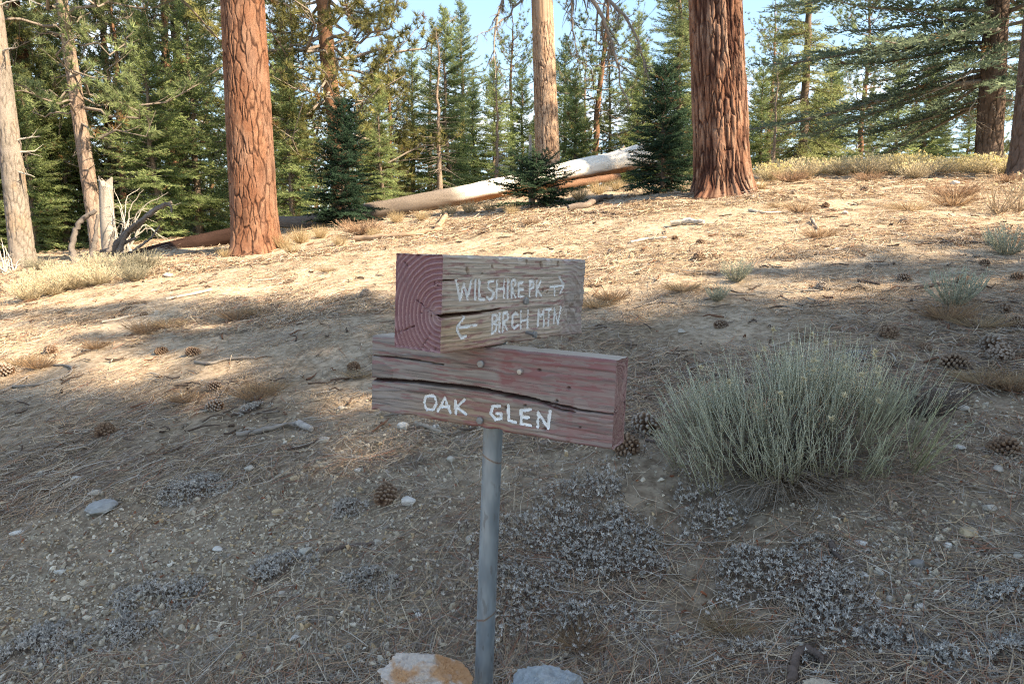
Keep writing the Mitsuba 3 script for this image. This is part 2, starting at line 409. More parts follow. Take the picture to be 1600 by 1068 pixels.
        EC = colour(np.full(ev.shape, e), ev, ew, lt, noise3(np.stack([ev * 200, ew * 200, ev * 0], -1), 1, 2, seed), sw, chk, end=True)
        i, j = np.meshgrid(np.arange(len(s) - 1), np.arange(m), indexing='ij')
        q = np.stack([i * m + j, i * m + (j + 1) % m, (i + 1) * m + (j + 1) % m, (i + 1) * m + j], -1).reshape(-1, 4)
        f = np.vstack([q[:, [0, 1, 2]], q[:, [0, 2, 3]]])
        parts.append((EP.reshape(-1, 3), f if e == 0 else f[:, ::-1], EC.reshape(-1, 3)))
    # the paint: those faces of the grooves that still carry it, half a millimetre proud
    wear = noise3(np.stack([U * 160, V * 160, W], -1), 1, 2, seed + 8)
    on = dist < rr * (1.02 - .35 * sstep(.6, .85, wear))
    i, j = np.meshgrid(np.arange(len(us) - 1), np.arange(m - 1), indexing='ij')
    hit = on[i, j] & on[i + 1, j] & on[i + 1, j + 1] & on[i, j + 1] & front[i, j] & front[i, j + 1]
    i, j = i[hit], j[hit]
    q = np.stack([i * m + j, i * m + j + 1, (i + 1) * m + j + 1, (i + 1) * m + j], -1)
    f = np.vstack([q[:, [0, 2, 1]], q[:, [0, 3, 2]]])
    used, f = np.unique(f, return_inverse=True)
    f = f.reshape(-1, 3)
    pv = P.reshape(-1, 3)[used] - [0, 0, .0006]
    pc = np.array([.78, .78, .77]) * (.82 + .25 * wear.reshape(-1)[used, None])
    return cat(parts), (pv, f, pc)


def lerp(a, b, t):
    return np.asarray(a) * (1 - t[..., None]) + np.asarray(b) * t[..., None]


def upper_colour(U, V, W, late, fibre, saw, ck, end=False):
    p = np.stack([U, V, W], -1)
    if end:
        c = lerp((.185, .078, .085), (.38, .235, .225), late * .85)
        c = lerp(c, (.25, .15, .15), sstep(.5, .8, fibre) * .35)
        pale = sstep(.03, .0, np.hypot(V - .0775, W - .02)) * .5
        c = lerp(c, (.36, .27, .25), pale)
        c = lerp(c, (.06, .03, .03), np.clip(ck, 0, 1))
        return c
    big = noise3(p * [3, 9, 9], 1, 3, 21)
    c = lerp((.38, .31, .25), (.62, .53, .44), fibre)
    warm = sstep(.26, .05, U) * sstep(.11, .03, V) + .35 * sstep(.45, .7, big)
    c = lerp(c, (.56, .41, .25), np.clip(warm, 0, 1) * .75)
    c = lerp(c, c * .55, late * .7)
    c = lerp(c, c * .45, sstep(.64, .74, noise3(p * [8, 360, 360], 1, 2, 24)) * .8)
    red = np.clip(sstep(.56, .70, noise3(p * [24, 210, 210], 1, 3, 22)) * .9 + sstep(.035, .0, V + .05 * (big - .5)) * .5 + sstep(.03, 0, U) * .25, 0, 1)
    c = lerp(c, (.25, .095, .10), red * .8 * (.35 + .65 * (fibre > .42)))
    c = lerp(c, (.27, .235, .225), sstep(.42, .5, U) * .55)
    return lerp(c, (.10, .045, .035), ck)


def lower_colour(U, V, W, late, fibre, saw, ck, end=False):
    p = np.stack([U, V, W], -1)
    if end:
        c = lerp((.17, .075, .08), (.36, .24, .22), late)
        c = lerp(c, (.34, .25, .22), sstep(.45, .7, fibre) * .5)
        return lerp(c, (.07, .04, .04), np.clip(ck, 0, 1))
    big = noise3(p * [4, 10, 10], 1, 3, 31)
    c = lerp((.19, .155, .14), (.36, .31, .275), fibre)
    warm = sstep(.12, .0, V) * sstep(.05, .25, U) * sstep(.5, .33, U)
    c = lerp(c, (.36, .235, .135), np.clip(warm * (.4 + big), 0, 1) * .7)
    c = lerp(c, c * .55, late * .65)
    c = lerp(c, c * .45, sstep(.64, .74, noise3(p * [7, 330, 330], 1, 2, 34)) * .8)
    patch = sstep(.335, .36, U) * sstep(.085, .12, V + .03 * (big - .5)) * sstep(.64, .5, U) + sstep(.47, .5, U) * .62 + .75 * sstep(.2, .30, U) * sstep(.12, .17, V) * sstep(.36, .33, U)
    streak = sstep(.010, .004, np.abs(U - .515 + .01 * (big - .5))) * .7
    res = sstep(.54, .66, noise3(p * [20, 170, 170], 1, 3, 32)) * .8 + sstep(.02, 0, V) * .3
    top = sstep(.183, .187, V) * sstep(.008, .02, W)
    red = np.clip(np.maximum(np.maximum(patch * (.25 + .75 * big + .5 * sstep(.45, .6, noise3(p * [30, 90, 90], 1, 3, 37))), res), streak), 0, 1) * (1 - .8 * top)
    c = lerp(c, (.225, .078, .078), red * .82 * (.4 + .6 * (fibre > .42)))
    c = lerp(c, (.37, .325, .26), top * .7)
    return lerp(c, (.07, .035, .03), ck)


def board_frame(x):
    cx, cy, z0, yaw, roll, pit = x
    d = np.array([math.cos(yaw) * math.cos(roll), math.sin(yaw) * math.cos(roll), -math.sin(roll)])
    n0 = np.array([-math.sin(yaw), math.cos(yaw), 0])
    z = np.cross(d, n0)
    n = n0 * math.cos(pit) + z * math.sin(pit)
    return np.array([cx, cy, z0]), d, np.cross(d, n), n


def placed(m, fr):
    o, d, z, n = fr
    return o + m[0][:, :1] * d + m[0][:, 1:2] * z + m[0][:, 2:] * n, m[1], m[2]


UP_FRAME = board_frame((-0.1418, 1.3476, 0.8582, 0.9458, 0.0247, 0.0322))
LO_FRAME = board_frame((-0.3406, 1.6193, 0.6802, -0.4803, 0.0277, -0.0197))
sign = thing('trail_sign', 'wooden trail sign of two red stained timbers bolted to a grey steel pipe', 'trail sign')
# post
pz = np.concatenate([np.linspace(-.45, .872, 60)])
k = (pz + .12) / .87
post = np.stack([-.0755 + .0345 * k, np.full_like(pz, 1.588), pz], -1)
pv, pf, pc = tubes(post[None], .0232, 40, (.4, .4, .4))
add(sign + '__post', (pv, pf, pc), 'galvanised', True)
labels[sign + '__post'] = {'label': 'grey galvanised pipe with two thin rust streaks'}

bu, lu = timber(.5604, .2, .132, (.0775, .006, .0108), UPPER_STROKES, .0043,
                [[(-.01, .0765, .0065), (.05, .0775, .0055), (.12, .079, .005), (.19, .0835, .0012), (.20, .084, 0)], [(.0, .1475, .0012), (.04, .149, .0010), (.045, .149, 0)]],
                upper_colour, 11, swirl=(.512, .08, .055), gouges=((.078, .166, .0045), (.352, .182, .0048), (.428, .186, .0042), (.29, .190, .003), (.16, .176, .002)))
bl, ll = timber(.6107, .187, .0772, (.10, .19, .0065), LOWER_STROKES, .0044,
                [[(-.01, .0774, .007), (.13, .0868, .007), (.30, .090, .008), (.427, .083, .0065), (.50, .0775, .004), (.535, .0748, .0022), (.62, .0758, .0016)],
                 [(.455, .0775, .001), (.5, .0700, .002), (.53, .0690, .0005), (.531, .069, 0)], [(.0, .137, .001), (.1, .139, .0015), (.2, .135, .001), (.21, .135, 0)]],
                lower_colour, 12)
ub, lb = sign + '__board', sign + '__board_001'
add(ub, placed(bu, UP_FRAME), 'dry', True)
add(lb, placed(bl, LO_FRAME), 'dry', True)
labels[ub] = {'label': 'upper thick timber carved WILSHIRE PK and BIRCH MTN with arrows, its end red and ringed'}
labels[lb] = {'label': 'lower timber carved OAK GLEN with a long crack and faded red paint'}


def pick(m, test):
    """the faces of a mesh whose centres pass the test"""
    keep = test(m[0][m[1]].mean(1))
    used, f = np.unique(m[1][keep], return_inverse=True)
    return m[0][used], f.reshape(-1, 3), m[2][used]


def letters(host, m, fr, names):
    """each carved letter its own part, from left to right"""
    v, f, c = m
    groups = trimesh.graph.connected_components(trimesh.graph.face_adjacency(f), nodes=np.arange(len(f)), min_len=6)
    for g in sorted(groups, key=lambda g: v[f[g]][..., 0].min()):
        used, ff = np.unique(f[g], return_inverse=True)
        add(key_for(host + '__letter'), placed((v[used], ff.reshape(-1, 3), c[used]), fr), 'paint', True)


letters(ub, pick(lu, lambda p: p[:, 1] > .09), UP_FRAME, 'W')
letters(ub, pick(lu, lambda p: p[:, 1] <= .09), UP_FRAME, 'B')
letters(lb, ll, LO_FRAME, 'O')


def hex_bolt(out, shank, size, seed, washer=False):
    """a lag bolt with its head standing OUT in front of the face (in u, v, w with w = 0 on the face)"""
    rs = rng(seed)
    r = []
    for w, q in ((-out, .80), (-out - .0005, 0.0)):
        pass
    ring = lambda q, w, ph=0.0: np.stack([np.cos(np.arange(6) * np.pi / 3 + ph) * q, np.sin(np.arange(6) * np.pi / 3 + ph) * q, np.full(6, w)], -1)
    ph = rs.uniform(0, 1)
    lay = [ring(shank, .02, ph), ring(shank, -out + .0055, ph), ring(size, -out + .0055, ph), ring(size, -out + .0012, ph), ring(size * .84, -out, ph), ring(size * .02, -out - .0003, ph)]
    v = np.vstack(lay)
    i, j = np.meshgrid(np.arange(len(lay) - 1), np.arange(6), indexing='ij')
    q = np.stack([i * 6 + j, (i + 1) * 6 + j, (i + 1) * 6 + (j + 1) % 6, i * 6 + (j + 1) % 6], -1).reshape(-1, 4)
    f = np.vstack([q[:, [0, 1, 2]], q[:, [0, 2, 3]]])
    tilt = rs.normal(size=2) * .06
    v[:, 0] += v[:, 2] * tilt[0]
    v[:, 1] += v[:, 2] * tilt[1]
    return v, f, np.full(v.shape, .30) * rs.uniform(.85, 1.1)


for host, fr, name, bolts in ((ub, UP_FRAME, 'upper', [(.2863, .0988, .007, .0088), (.300, .0245, .026, .0088)]),
                              (lb, LO_FRAME, 'lower', [(.3025, .1473, .0065, .0088), (.305, .0205, .0065, .0088), (.4004, .1408, .009, .0062)])):
    for q, (u, v, out, size) in enumerate(bolts):
        bv, bf, bc = hex_bolt(out, .0045, size, 90 + q + len(host))
        kb = key_for(host + '__bolt')
        if size < .007:
            bc = bc * 0 + [.5, .47, .42]
        add(kb, placed((bv + [u, v, 0], bf, bc), fr), 'bolt_steel')

# ---------------------------------------------------------------- trees
def bark_trunk(base, top, radius, zfine, seed, cell=(.09, .26), depth=.02, plate=((.27, .13, .075), (.33, .20, .13), (.20, .095, .055)), crack=(.085, .045, .032),
               flare=.35, nth=200, step=.02, ridged=0.0, grey=0.0, bend=.0, upper=None):
    """A pine trunk with bark plates in relief. base, top: points of its axis; zfine: height up to which it is finely cut; upper: coarse rows above."""
    rs = rng(seed)
    base, top = np.asarray(base, float), np.asarray(top, float)
    Ht = top[2] - base[2]
    z = np.concatenate([np.arange(-.35, zfine, step), np.linspace(zfine, Ht, 24 if upper is None else upper)])
    th = np.linspace(0, 2 * np.pi, nth, endpoint=False)
    TH, Z = np.meshgrid(th, z)
    taper = np.clip(1 - .80 * np.clip(Z, 0, None) / Ht, .05, 1) ** .9
    fl = flare * np.exp(-np.clip(Z + .05, 0, None) / .22) * (1 + .45 * np.sin(5 * TH + seed) + .3 * np.sin(3 * TH + 2 * seed))
    r = radius * (taper * (1 + .03 * np.sin(2 * TH + Z * .6 + seed)) + fl)
    arc = TH * radius
    circ = 2 * np.pi * radius
    wx = (noise3(np.stack([np.cos(TH) * radius * 7, np.sin(TH) * radius * 7, Z * 3.5], -1), 1, 3, seed) - .5) * cell[0] * 1.1
    wz = (noise3(np.stack([np.cos(TH) * radius * 9, np.sin(TH) * radius * 9, Z * 6 + 9], -1), 1, 2, seed + 1) - .5) * cell[1] * .7
    m = int(circ / cell[0] * (Ht + .5) / cell[1] * 1.15) if Ht < 40 else 4000
    zc = rs.uniform(-.6, max(zfine, 1) + .4, int(circ / cell[0] * (max(zfine, 1) + 1) / cell[1] * 1.15))
    ac = rs.uniform(0, circ, len(zc))
    cells = np.stack([ac / cell[0], zc / cell[1]], -1)
    w = circ / cell[0]
    tree = cKDTree(np.vstack([cells, cells + [w, 0], cells - [w, 0]]))
    d, k = tree.query(np.stack([(arc + wx) / cell[0], (Z + wz) / cell[1]], -1).reshape(-1, 2), k=2)
    e = (d[:, 1] - d[:, 0]).reshape(Z.shape)
    kk2 = k[:, 1]
    k = (k[:, 0] % len(cells)).reshape(Z.shape)
    # cells gather into larger plates: joints inside a plate are shallow, those between plates deep
    coarse = rs.uniform(0, 1, (max(8, len(cells) // 4), 2)) * [w, cells[:, 1].max() - cells[:, 1].min()] + [0, cells[:, 1].min()]
    pid = cKDTree(coarse * [1, .55]).query(cells * [1, .55])[1]
    inside = (pid[k] == pid[(kk2 % len(cells)).reshape(Z.shape)])
    hgt = (.35 * rs.uniform(.45, 1.0, len(cells)) + .65 * rs.uniform(.45, 1.0, len(coarse))[pid])[k]
    p3 = np.stack([np.cos(TH) * radius, np.sin(TH) * radius, Z], -1)
    open_ = noise3(p3 * [9, 9, 3.5], 1, 3, seed + 12)
    pl = sstep(.0, .40, e + .40 * sstep(.50, .78, open_) + np.where(inside, .17, 0))
    flake = noise3(p3 * [16, 16, 9], 1, 3, seed + 2)
    fine = noise3(p3 * [60, 60, 22], 1, 2, seed + 3)
    disp = depth * (pl * (.35 + .65 * hgt) * .8 + .35 * flake * pl + .16 * fine - .7)
    if ridged:
        rg = np.abs(noise3(np.stack([np.cos(TH) * radius * 9, np.sin(TH) * radius * 9, Z * .8], -1), 1, 3, seed + 4) * 2 - 1)
        disp = disp + ridged * (sstep(.0, .35, rg) - .8)
        pl = pl * sstep(.0, .22, rg)
    fade = (Z < zfine + 1.5)
    r = r + disp * fade * np.clip(r / radius, .4, 1.2)
    s = np.clip(Z / Ht, -.2, 1)
    ax = base + (top - base) * s[..., None]
    bow = bend * np.sin(np.clip(s, 0, 1) * np.pi)
    P = ax + np.stack([np.cos(TH) * r + bow, np.sin(TH) * r, Z * 0], -1)
    tone = rs.uniform(0, 1, (len(cells), 1))[k.ravel()].reshape(Z.shape)
    c = lerp(plate[0], plate[1], sstep(.3, .75, tone * .25 + flake * .45 + .3 * noise3(p3 * [5, 5, 1.6], 1, 3, seed + 13)))
    c = lerp(c, plate[2], sstep(.5, .75, noise3(p3 * [7, 7, 2.2], 1, 3, seed + 14)) * .75)
    c = c * (.8 + .4 * fine)[..., None]
    if grey:
        g = grey * sstep(.35, .7, noise3(p3 * [3, 3, 1.2], 1, 3, seed + 6))
        c = lerp(c, (.27, .23, .20), g)
    c = lerp(crack, c, pl ** .8)
    n, mm = Z.shape
    i, j = np.meshgrid(np.arange(n - 1), np.arange(mm), indexing='ij')
    q = np.stack([i * mm + j, i * mm + (j + 1) % mm, (i + 1) * mm + (j + 1) % mm, (i + 1) * mm + j], -1).reshape(-1, 4)
    return P.reshape(-1, 3), np.vstack([q[:, [0, 1, 2]], q[:, [0, 2, 3]]]), c.reshape(-1, 3)


def plain_trunk(Ht, r0, seed, C, sides=12, rows=26, wob=.05):
    rs = rng(seed)
    z = np.concatenate([[-.5, 0, .3, .8], np.linspace(1.5, Ht, rows)])
    x = wob * np.cumsum(rs.normal(size=len(z))) * .6
    y = wob * np.cumsum(rs.normal(size=len(z))) * .6
    x, y = x - np.interp(0, z, x), y - np.interp(0, z, y)
    P = np.stack([x * np.clip(z / 3, 0, 1), y * np.clip(z / 3, 0, 1), z], -1)
    R = r0 * (np.clip(1 - z / Ht, 0, 1.02) ** .85 * .97 + .03) + r0 * .3 * np.exp(-np.clip(z, 0, None) / .3)
    v, f, c = tubes(P[None], R[None], sides)
    nz = noise3(v * [10, 10, 3.5], 1, 3, seed)
    c = np.asarray(C) * (.55 + .9 * nz)[:, None]
    ctr = np.repeat(P, sides, 0)
    v = v + (v - ctr) * ((nz - .5) * .28)[:, None]
    return (v, f, c), (z, P)


def along(P, b, s):
    """points and directions at parameter s (0..1) of curves b of P (B,K,3)"""
    K = P.shape[1]
    t = np.clip(s, 0, .9999) * (K - 1)
    i = t.astype(int)
    k = (t - i)[:, None]
    a0, a1 = P[b, i], P[b, i + 1]
    return a0 * (1 - k) + a1 * k, nrm(a1 - a0)


def fir(seed, Ht, r0, zb, spread, gap=.34, per=5, tint=(.10, .145, .085), tip=(.18, .24, .13), droop=.25, needle=(.06, .013), dens=1.0, ragged=.2, bark=(.16, .125, .10), el=(-14, 42), twigs=1.0, side_bias=None, fuller=.85):
    """A fir: whorls of flat sprays. Returns trunk, branches, foliage."""
    rs = rng(seed)
    trunk, (tz, tp) = plain_trunk(Ht, r0, seed, bark)
    z = []
    zz = zb
    while zz < Ht - .12:
        z += [zz + rs.normal() * gap * .18 for _ in range(max(3, per + rs.integers(-1, 2)))]
        zz += gap * rs.uniform(.75, 1.25) * (1 - .45 * (zz - zb) / (Ht - zb))
    z = np.clip(np.array(z), zb * .6, Ht - .05)
    B = len(z)
    fr = np.clip((z - zb) / (Ht - zb), 0, 1)
    az = rs.uniform(0, 2 * np.pi, B)
    L = spread * (1 - fr) ** fuller * rs.uniform(1 - ragged * 1.6, 1 + ragged * .6, B) * np.where(fr < .1, rs.uniform(.55, 1, B), 1) + .10 * min(1, spread)
    if side_bias is not None:
        L = L * (1 + side_bias[1] * np.cos(az - side_bias[0]))
    e = np.radians(el[0] + (el[1] - el[0]) * fr ** 1.2 + rs.normal(size=B) * 7)
    s = np.linspace(0, 1, 7)[None]
    h = L[:, None] * s * np.cos(e)[:, None]
    up = L[:, None] * (s * np.sin(e)[:, None] - droop * (1 - fr)[:, None] * s ** 1.6 + .22 * droop * s ** 4 * 2)
    yaw = az[:, None] + rs.normal(size=B)[:, None] * .12 * s
    ox, oy = np.interp(z, tz, tp[:, 0]), np.interp(z, tz, tp[:, 1])
    P = np.stack([ox[:, None] + h * np.cos(yaw), oy[:, None] + h * np.sin(yaw), z[:, None] + up], -1)
    R = (.006 + .011 * L)[:, None] * (1 - .88 * s)
    wood = tubes(P, R, 4, np.asarray(bark) * .55 + .09)
    nt = np.maximum(3, (L / .105 * twigs).astype(int))
    b = np.repeat(np.arange(B), nt * 2)
    cnt = np.concatenate([np.arange(n * 2) // 2 / n for n in nt])
    sg = np.concatenate([np.tile([1, -1], n) for n in nt])
    u = np.clip(.12 + .88 * (cnt + rs.uniform(0, .8, len(cnt)) / np.repeat(nt, nt * 2)), 0, 1)
    o, t = along(P, b, u)
    side = nrm(np.cross(t, [0, 0, 1.0]) + rs.normal(size=t.shape) * .12)
    tl = np.minimum((.40 * L[b] * (1.02 - u) ** .8 + .07) * rs.uniform(.55, 1.15, len(b)), .62)
    td = nrm(t * rs.uniform(.5, .9, len(b))[:, None] + side * sg[:, None] * .85 + np.array([0, 0, 1.0]) * rs.normal(0.03, .14, len(b))[:, None])
    # the branch's own end as a twig too
    oe, te = along(P, np.arange(B), np.full(B, .93))
    o, td, tl, bb, uu = np.vstack([o, oe]), np.vstack([td, te]), np.append(tl, .12 + .06 * L), np.append(b, np.arange(B)), np.append(u, np.ones(B))
    nn = np.maximum(3, (tl / needle[0] * 2.1 * dens).astype(int))
    w = np.repeat(np.arange(len(tl)), nn)
    q = np.concatenate([(np.arange(n) + .5) / n for n in nn]) + rs.normal(size=len(w)) * .03
    base = o[w] + td[w] * (tl[w] * q)[:, None] - np.array([0, 0, 1.0]) * (.16 * tl[w] * q ** 2)[:, None]
    p1 = nrm(np.cross(td[w], [0, 0, 1.0]))
    p2 = np.cross(p1, td[w])
    sd = rs.choice([-1.0, 1.0], len(w))
    nd = nrm(td[w] * rs.uniform(.3, .9, len(w))[:, None] + p1 * (sd * rs.uniform(.5, 1, len(w)))[:, None] + p2 * rs.uniform(-.12, .65, len(w))[:, None])
    ln = needle[0] * rs.uniform(.7, 1.3, len(w)) * 1.25
    tn = rs.uniform(.72, 1.25, (B, 1))[bb[w]] * rs.uniform(.75, 1.25, (len(w), 1))
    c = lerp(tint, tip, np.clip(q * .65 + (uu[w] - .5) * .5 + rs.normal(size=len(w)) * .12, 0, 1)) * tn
    brown = rs.random(len(tl)) < .03
    c[brown[w]] = np.array([.20, .13, .07]) * tn[brown[w]]
    return trunk, wood, needle_tris(base, nd, ln, needle[1], c, rs, True)


def pine(seed, Ht, r0, zb, nl, spread, tint=(.12, .14, .055), tip=(.24, .25, .09), needle=(.17, .012), tufts=1.0, per=30, bark=(.20, .115, .075), profile=0.0, el=(-8, 48), wob=.05, droop=.1, dead=0):
    """A yellow pine: few crooked limbs, bottle-brush tufts of long needles at their ends."""
    rs = rng(seed)
    trunk, (tz, tp) = plain_trunk(Ht, r0, seed, bark, wob=wob)
    z = np.sort(zb + (Ht * .985 - zb) * rs.uniform(0, 1, nl) ** 1.05)
    fr = (z - zb) / (Ht - zb)
    B = nl
    az = np.arange(B) * 2.4 + rs.normal(size=B) * .5
    L = spread * ((.62 + .5 * np.sin(np.pi * np.clip(fr * .85 + .12, 0, 1))) * (1 - fr ** 3 * .85)) * rs.uniform(.5, 1.12, B)
    e = np.radians(el[0] + (el[1] - el[0]) * fr + rs.normal(size=B) * 11)
    s = np.linspace(0, 1, 8)[None]
    h = L[:, None] * s * np.cos(e)[:, None]
    up = L[:, None] * (s * np.sin(e)[:, None] - droop * np.sin(s * np.pi) + .25 * s ** 2.2)
    yaw = az[:, None] + np.cumsum(rs.normal(size=(B, 8)) * .13, 1) * s
    ox, oy = np.interp(z, tz, tp[:, 0]), np.interp(z, tz, tp[:, 1])
    P = np.stack([ox[:, None] + h * np.cos(yaw), oy[:, None] + h * np.sin(yaw), z[:, None] + up], -1)
    P[:, 1:] += rs.normal(size=P[:, 1:].shape) * .035 * L[:, None, None]
    R = (.008 + .011 * L)[:, None] * (1 - .8 * s)
    wood = [tubes(P, R, 5, np.array([.22, .19, .165]))]
    ns = np.maximum(3, (L * 3.6 * tufts).astype(int))
    b = np.repeat(np.arange(B), ns)
    u = np.concatenate([.25 + .75 * (np.arange(n) + rs.random(n)) / n for n in ns])
    o, t = along(P, b, u)
    sg = rs.choice([-1., 1.], len(b))
    side = nrm(np.cross(t, [0, 0, 1.0]))
    sd = nrm(t * rs.uniform(.3, 1, len(b))[:, None] + side * (sg * rs.uniform(.3, 1, len(b)))[:, None] + np.array([0, 0, 1.]) * rs.uniform(-.05, .7, len(b))[:, None])
    sl = (.16 + .30 * L[b] * (1.1 - u)) * rs.uniform(.6, 1.2, len(b))
    k = np.linspace(0, 1, 4)[None, :, None]
    SP = o[:, None] + sd[:, None] * sl[:, None, None] * k + np.array([0, 0, 1.]) * (.22 * sl)[:, None, None] * k ** 2
    wood.append(tubes(SP, np.array([.011, .009, .007, .004])[None] * np.ones((len(b), 1)), 3, np.array([.20, .175, .15])))
    m = np.maximum(2, (sl / .13).astype(int))
    w = np.repeat(np.arange(len(b)), m)
    q = np.concatenate([.35 + .65 * (np.arange(n) + 1) / n for n in m])
    to, tt = along(SP, w, q)
    tc = to + rs.normal(size=to.shape) * .05
    ttd = nrm(tt + np.array([0, 0, .45]) + rs.normal(size=to.shape) * .35)
    g = np.repeat(np.arange(len(tc)), per)
    nd = nrm(ttd[g] * .75 + nrm(rs.normal(size=(len(g), 3))) * .95)
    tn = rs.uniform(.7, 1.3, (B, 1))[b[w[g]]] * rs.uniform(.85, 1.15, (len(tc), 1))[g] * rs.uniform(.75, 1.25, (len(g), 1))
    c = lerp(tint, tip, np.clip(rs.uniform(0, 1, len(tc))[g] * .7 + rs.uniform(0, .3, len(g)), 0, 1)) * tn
    br = rs.random(len(tc)) < .04
    c[br[g]] = np.array([.27, .17, .08]) * tn[br[g]]
    return trunk, cat(wood), needle_tris(tc[g] - nd * .01, nd, needle[0] * rs.uniform(.7, 1.2, len(g)), needle[1], c, rs, True)


def dead_limb(pts, r0, seed, nsub=12, sub=.5, hang=.3, C=(.20, .175, .155), gen=2, s0=.12):
    """a bare branch with side branches and twigs; pts is its course"""
    rs = rng(seed)
    pts = np.asarray(pts, float)
    a = np.concatenate([[0], np.cumsum(np.linalg.norm(np.diff(pts, axis=0), axis=1))])
    s = np.linspace(0, 1, 14)
    P = np.stack([np.interp(s * a[-1], a, pts[:, i]) for i in range(3)], -1)
    P[1:-1] = (P[:-2] + 2 * P[1:-1] + P[2:]) / 4
    P = P[None] + rs.normal(size=(1, 14, 3)) * a[-1] * .006
    R = r0 * (1 - .85 * s)[None]
    out = [tubes(P, R, 6, C)]
    length, rad = a[-1], r0
    Q, RR = P, R
    for g in range(gen):
        n = nsub if g == 0 else 5
        b = np.repeat(np.arange(len(Q)), n)
        u = rs.uniform(s0, 1, len(b))
        o, t = along(Q, b, u)
        d = nrm(t * .7 + rs.normal(size=t.shape) * .55 - np.array([0, 0, hang]))
        l = sub * (.45 ** g) * rs.uniform(.35, 1.1, len(b))
        k = np.linspace(0, 1, 5)[None, :, None]
        S = o[:, None] + d[:, None] * l[:, None, None] * k - np.array([0, 0, hang]) * l[:, None, None] * .5 * k ** 2 + np.cumsum(rs.normal(size=(len(b), 5, 3)) * .05, 1) * l[:, None, None] * k
        r = np.interp(u, [0, 1], [rad * .5, rad * .2])[:, None] * (1 - .75 * k[..., 0])
        out.append(tubes(S, r, 4, np.asarray(C) * rs.uniform(.8, 1.2)))
        Q, rad = S, rad * .4
    return cat(out)


def turned(m, yaw, scale, loc, lean=(0, 0)):
    v, f, c = m
    cs, sn = math.cos(yaw), math.sin(yaw)
    v = v * scale
    v = np.stack([v[:, 0] * cs - v[:, 1] * sn, v[:, 0] * sn + v[:, 1] * cs, v[:, 2]], -1)
    v = v + np.stack([v[:, 2] * lean[0], v[:, 2] * lean[1], v[:, 2] * 0], -1)
    return v + loc, f, c


def xf(yaw, scale, loc, lean=(0, 0)):
    cs, sn = math.cos(yaw) * scale, math.sin(yaw) * scale
    return T([[cs, -sn, lean[0] * scale, float(loc[0])], [sn, cs, lean[1] * scale, float(loc[1])], [0, 0, scale, float(loc[2])], [0, 0, 0, 1]])


PROTO = {}


def proto(name, make):
    t, w, l = make
    PROTO[name] = (mikit.ply(t[:2], 'matte', True, color=np.clip(t[2], .003, 1)), mikit.ply(w[:2], 'matte', True, color=np.clip(w[2], .003, 1)),
                   mikit.ply(l[:2], 'leaf', False, color=np.clip(l[2], .003, 1)))


def plant_tree(name, kind, x, y, yaw, scale, label, group=None, lean=(0, 0), dz=0.0, category='tree', trunk=True):
    key = thing(name, label, category, group)
    M = xf(yaw, scale, on_ground(x, y, dz), lean)
    for part, p in zip(('trunk', 'branches', 'crown'), PROTO[kind]):
        if part != 'trunk' or trunk:
            scene[f'{key}__{part}'] = {**p, 'to_world': M}
    return key


def xy(px, depth):
    """ground position seen at this column of the photograph, this many metres ahead"""
    return (px - 800) / FPX * depth, depth


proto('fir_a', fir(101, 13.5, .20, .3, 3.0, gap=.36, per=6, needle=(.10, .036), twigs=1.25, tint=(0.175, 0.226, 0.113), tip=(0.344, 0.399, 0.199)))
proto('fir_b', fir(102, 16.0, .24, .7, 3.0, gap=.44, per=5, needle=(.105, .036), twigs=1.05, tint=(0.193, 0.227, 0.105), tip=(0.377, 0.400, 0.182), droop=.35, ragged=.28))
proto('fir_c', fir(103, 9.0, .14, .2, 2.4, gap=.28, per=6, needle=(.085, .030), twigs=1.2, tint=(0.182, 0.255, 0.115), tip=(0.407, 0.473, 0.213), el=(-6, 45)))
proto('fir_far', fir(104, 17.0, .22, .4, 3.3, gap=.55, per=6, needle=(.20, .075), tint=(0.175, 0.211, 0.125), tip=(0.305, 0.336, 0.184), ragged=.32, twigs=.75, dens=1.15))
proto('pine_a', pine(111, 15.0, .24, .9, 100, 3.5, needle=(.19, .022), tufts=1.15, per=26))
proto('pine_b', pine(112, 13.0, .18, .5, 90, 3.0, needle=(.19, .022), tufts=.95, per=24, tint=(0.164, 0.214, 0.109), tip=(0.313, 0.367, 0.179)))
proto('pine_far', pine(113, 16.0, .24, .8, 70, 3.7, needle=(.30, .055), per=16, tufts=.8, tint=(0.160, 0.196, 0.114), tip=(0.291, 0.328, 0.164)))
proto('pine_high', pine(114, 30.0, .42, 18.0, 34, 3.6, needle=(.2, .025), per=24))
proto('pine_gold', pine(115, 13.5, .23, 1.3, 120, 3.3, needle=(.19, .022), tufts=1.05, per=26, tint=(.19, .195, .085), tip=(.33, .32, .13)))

# ---- the three big trunks
def big_pine(label, px, away, base_py, r, top_px, top_py, seed, crown_yaw, **kw):
    key = thing('pine_tree', label, 'tree', None)
    x, y = at_y(px, base_py, away)[0], away
    b = on_ground(x, y, -.03)
    q = at_y(top_px, top_py, away)
    ax = (q - b) / (q[2] - b[2])
    ax[1] = 0
    top = b + ax * 30.0
    add(key + '__trunk', bark_trunk(b, top, r, 4.6, seed, **kw), 'matte', True)
    M = xf(crown_yaw, 1.0, b, (ax[0], 0.0))
    scene[key + '__branches'] = {**PROTO['pine_high'][1], 'to_world': M}
    scene[key + '__crown'] = {**PROTO['pine_high'][2], 'to_world': M}
    return key, b, ax


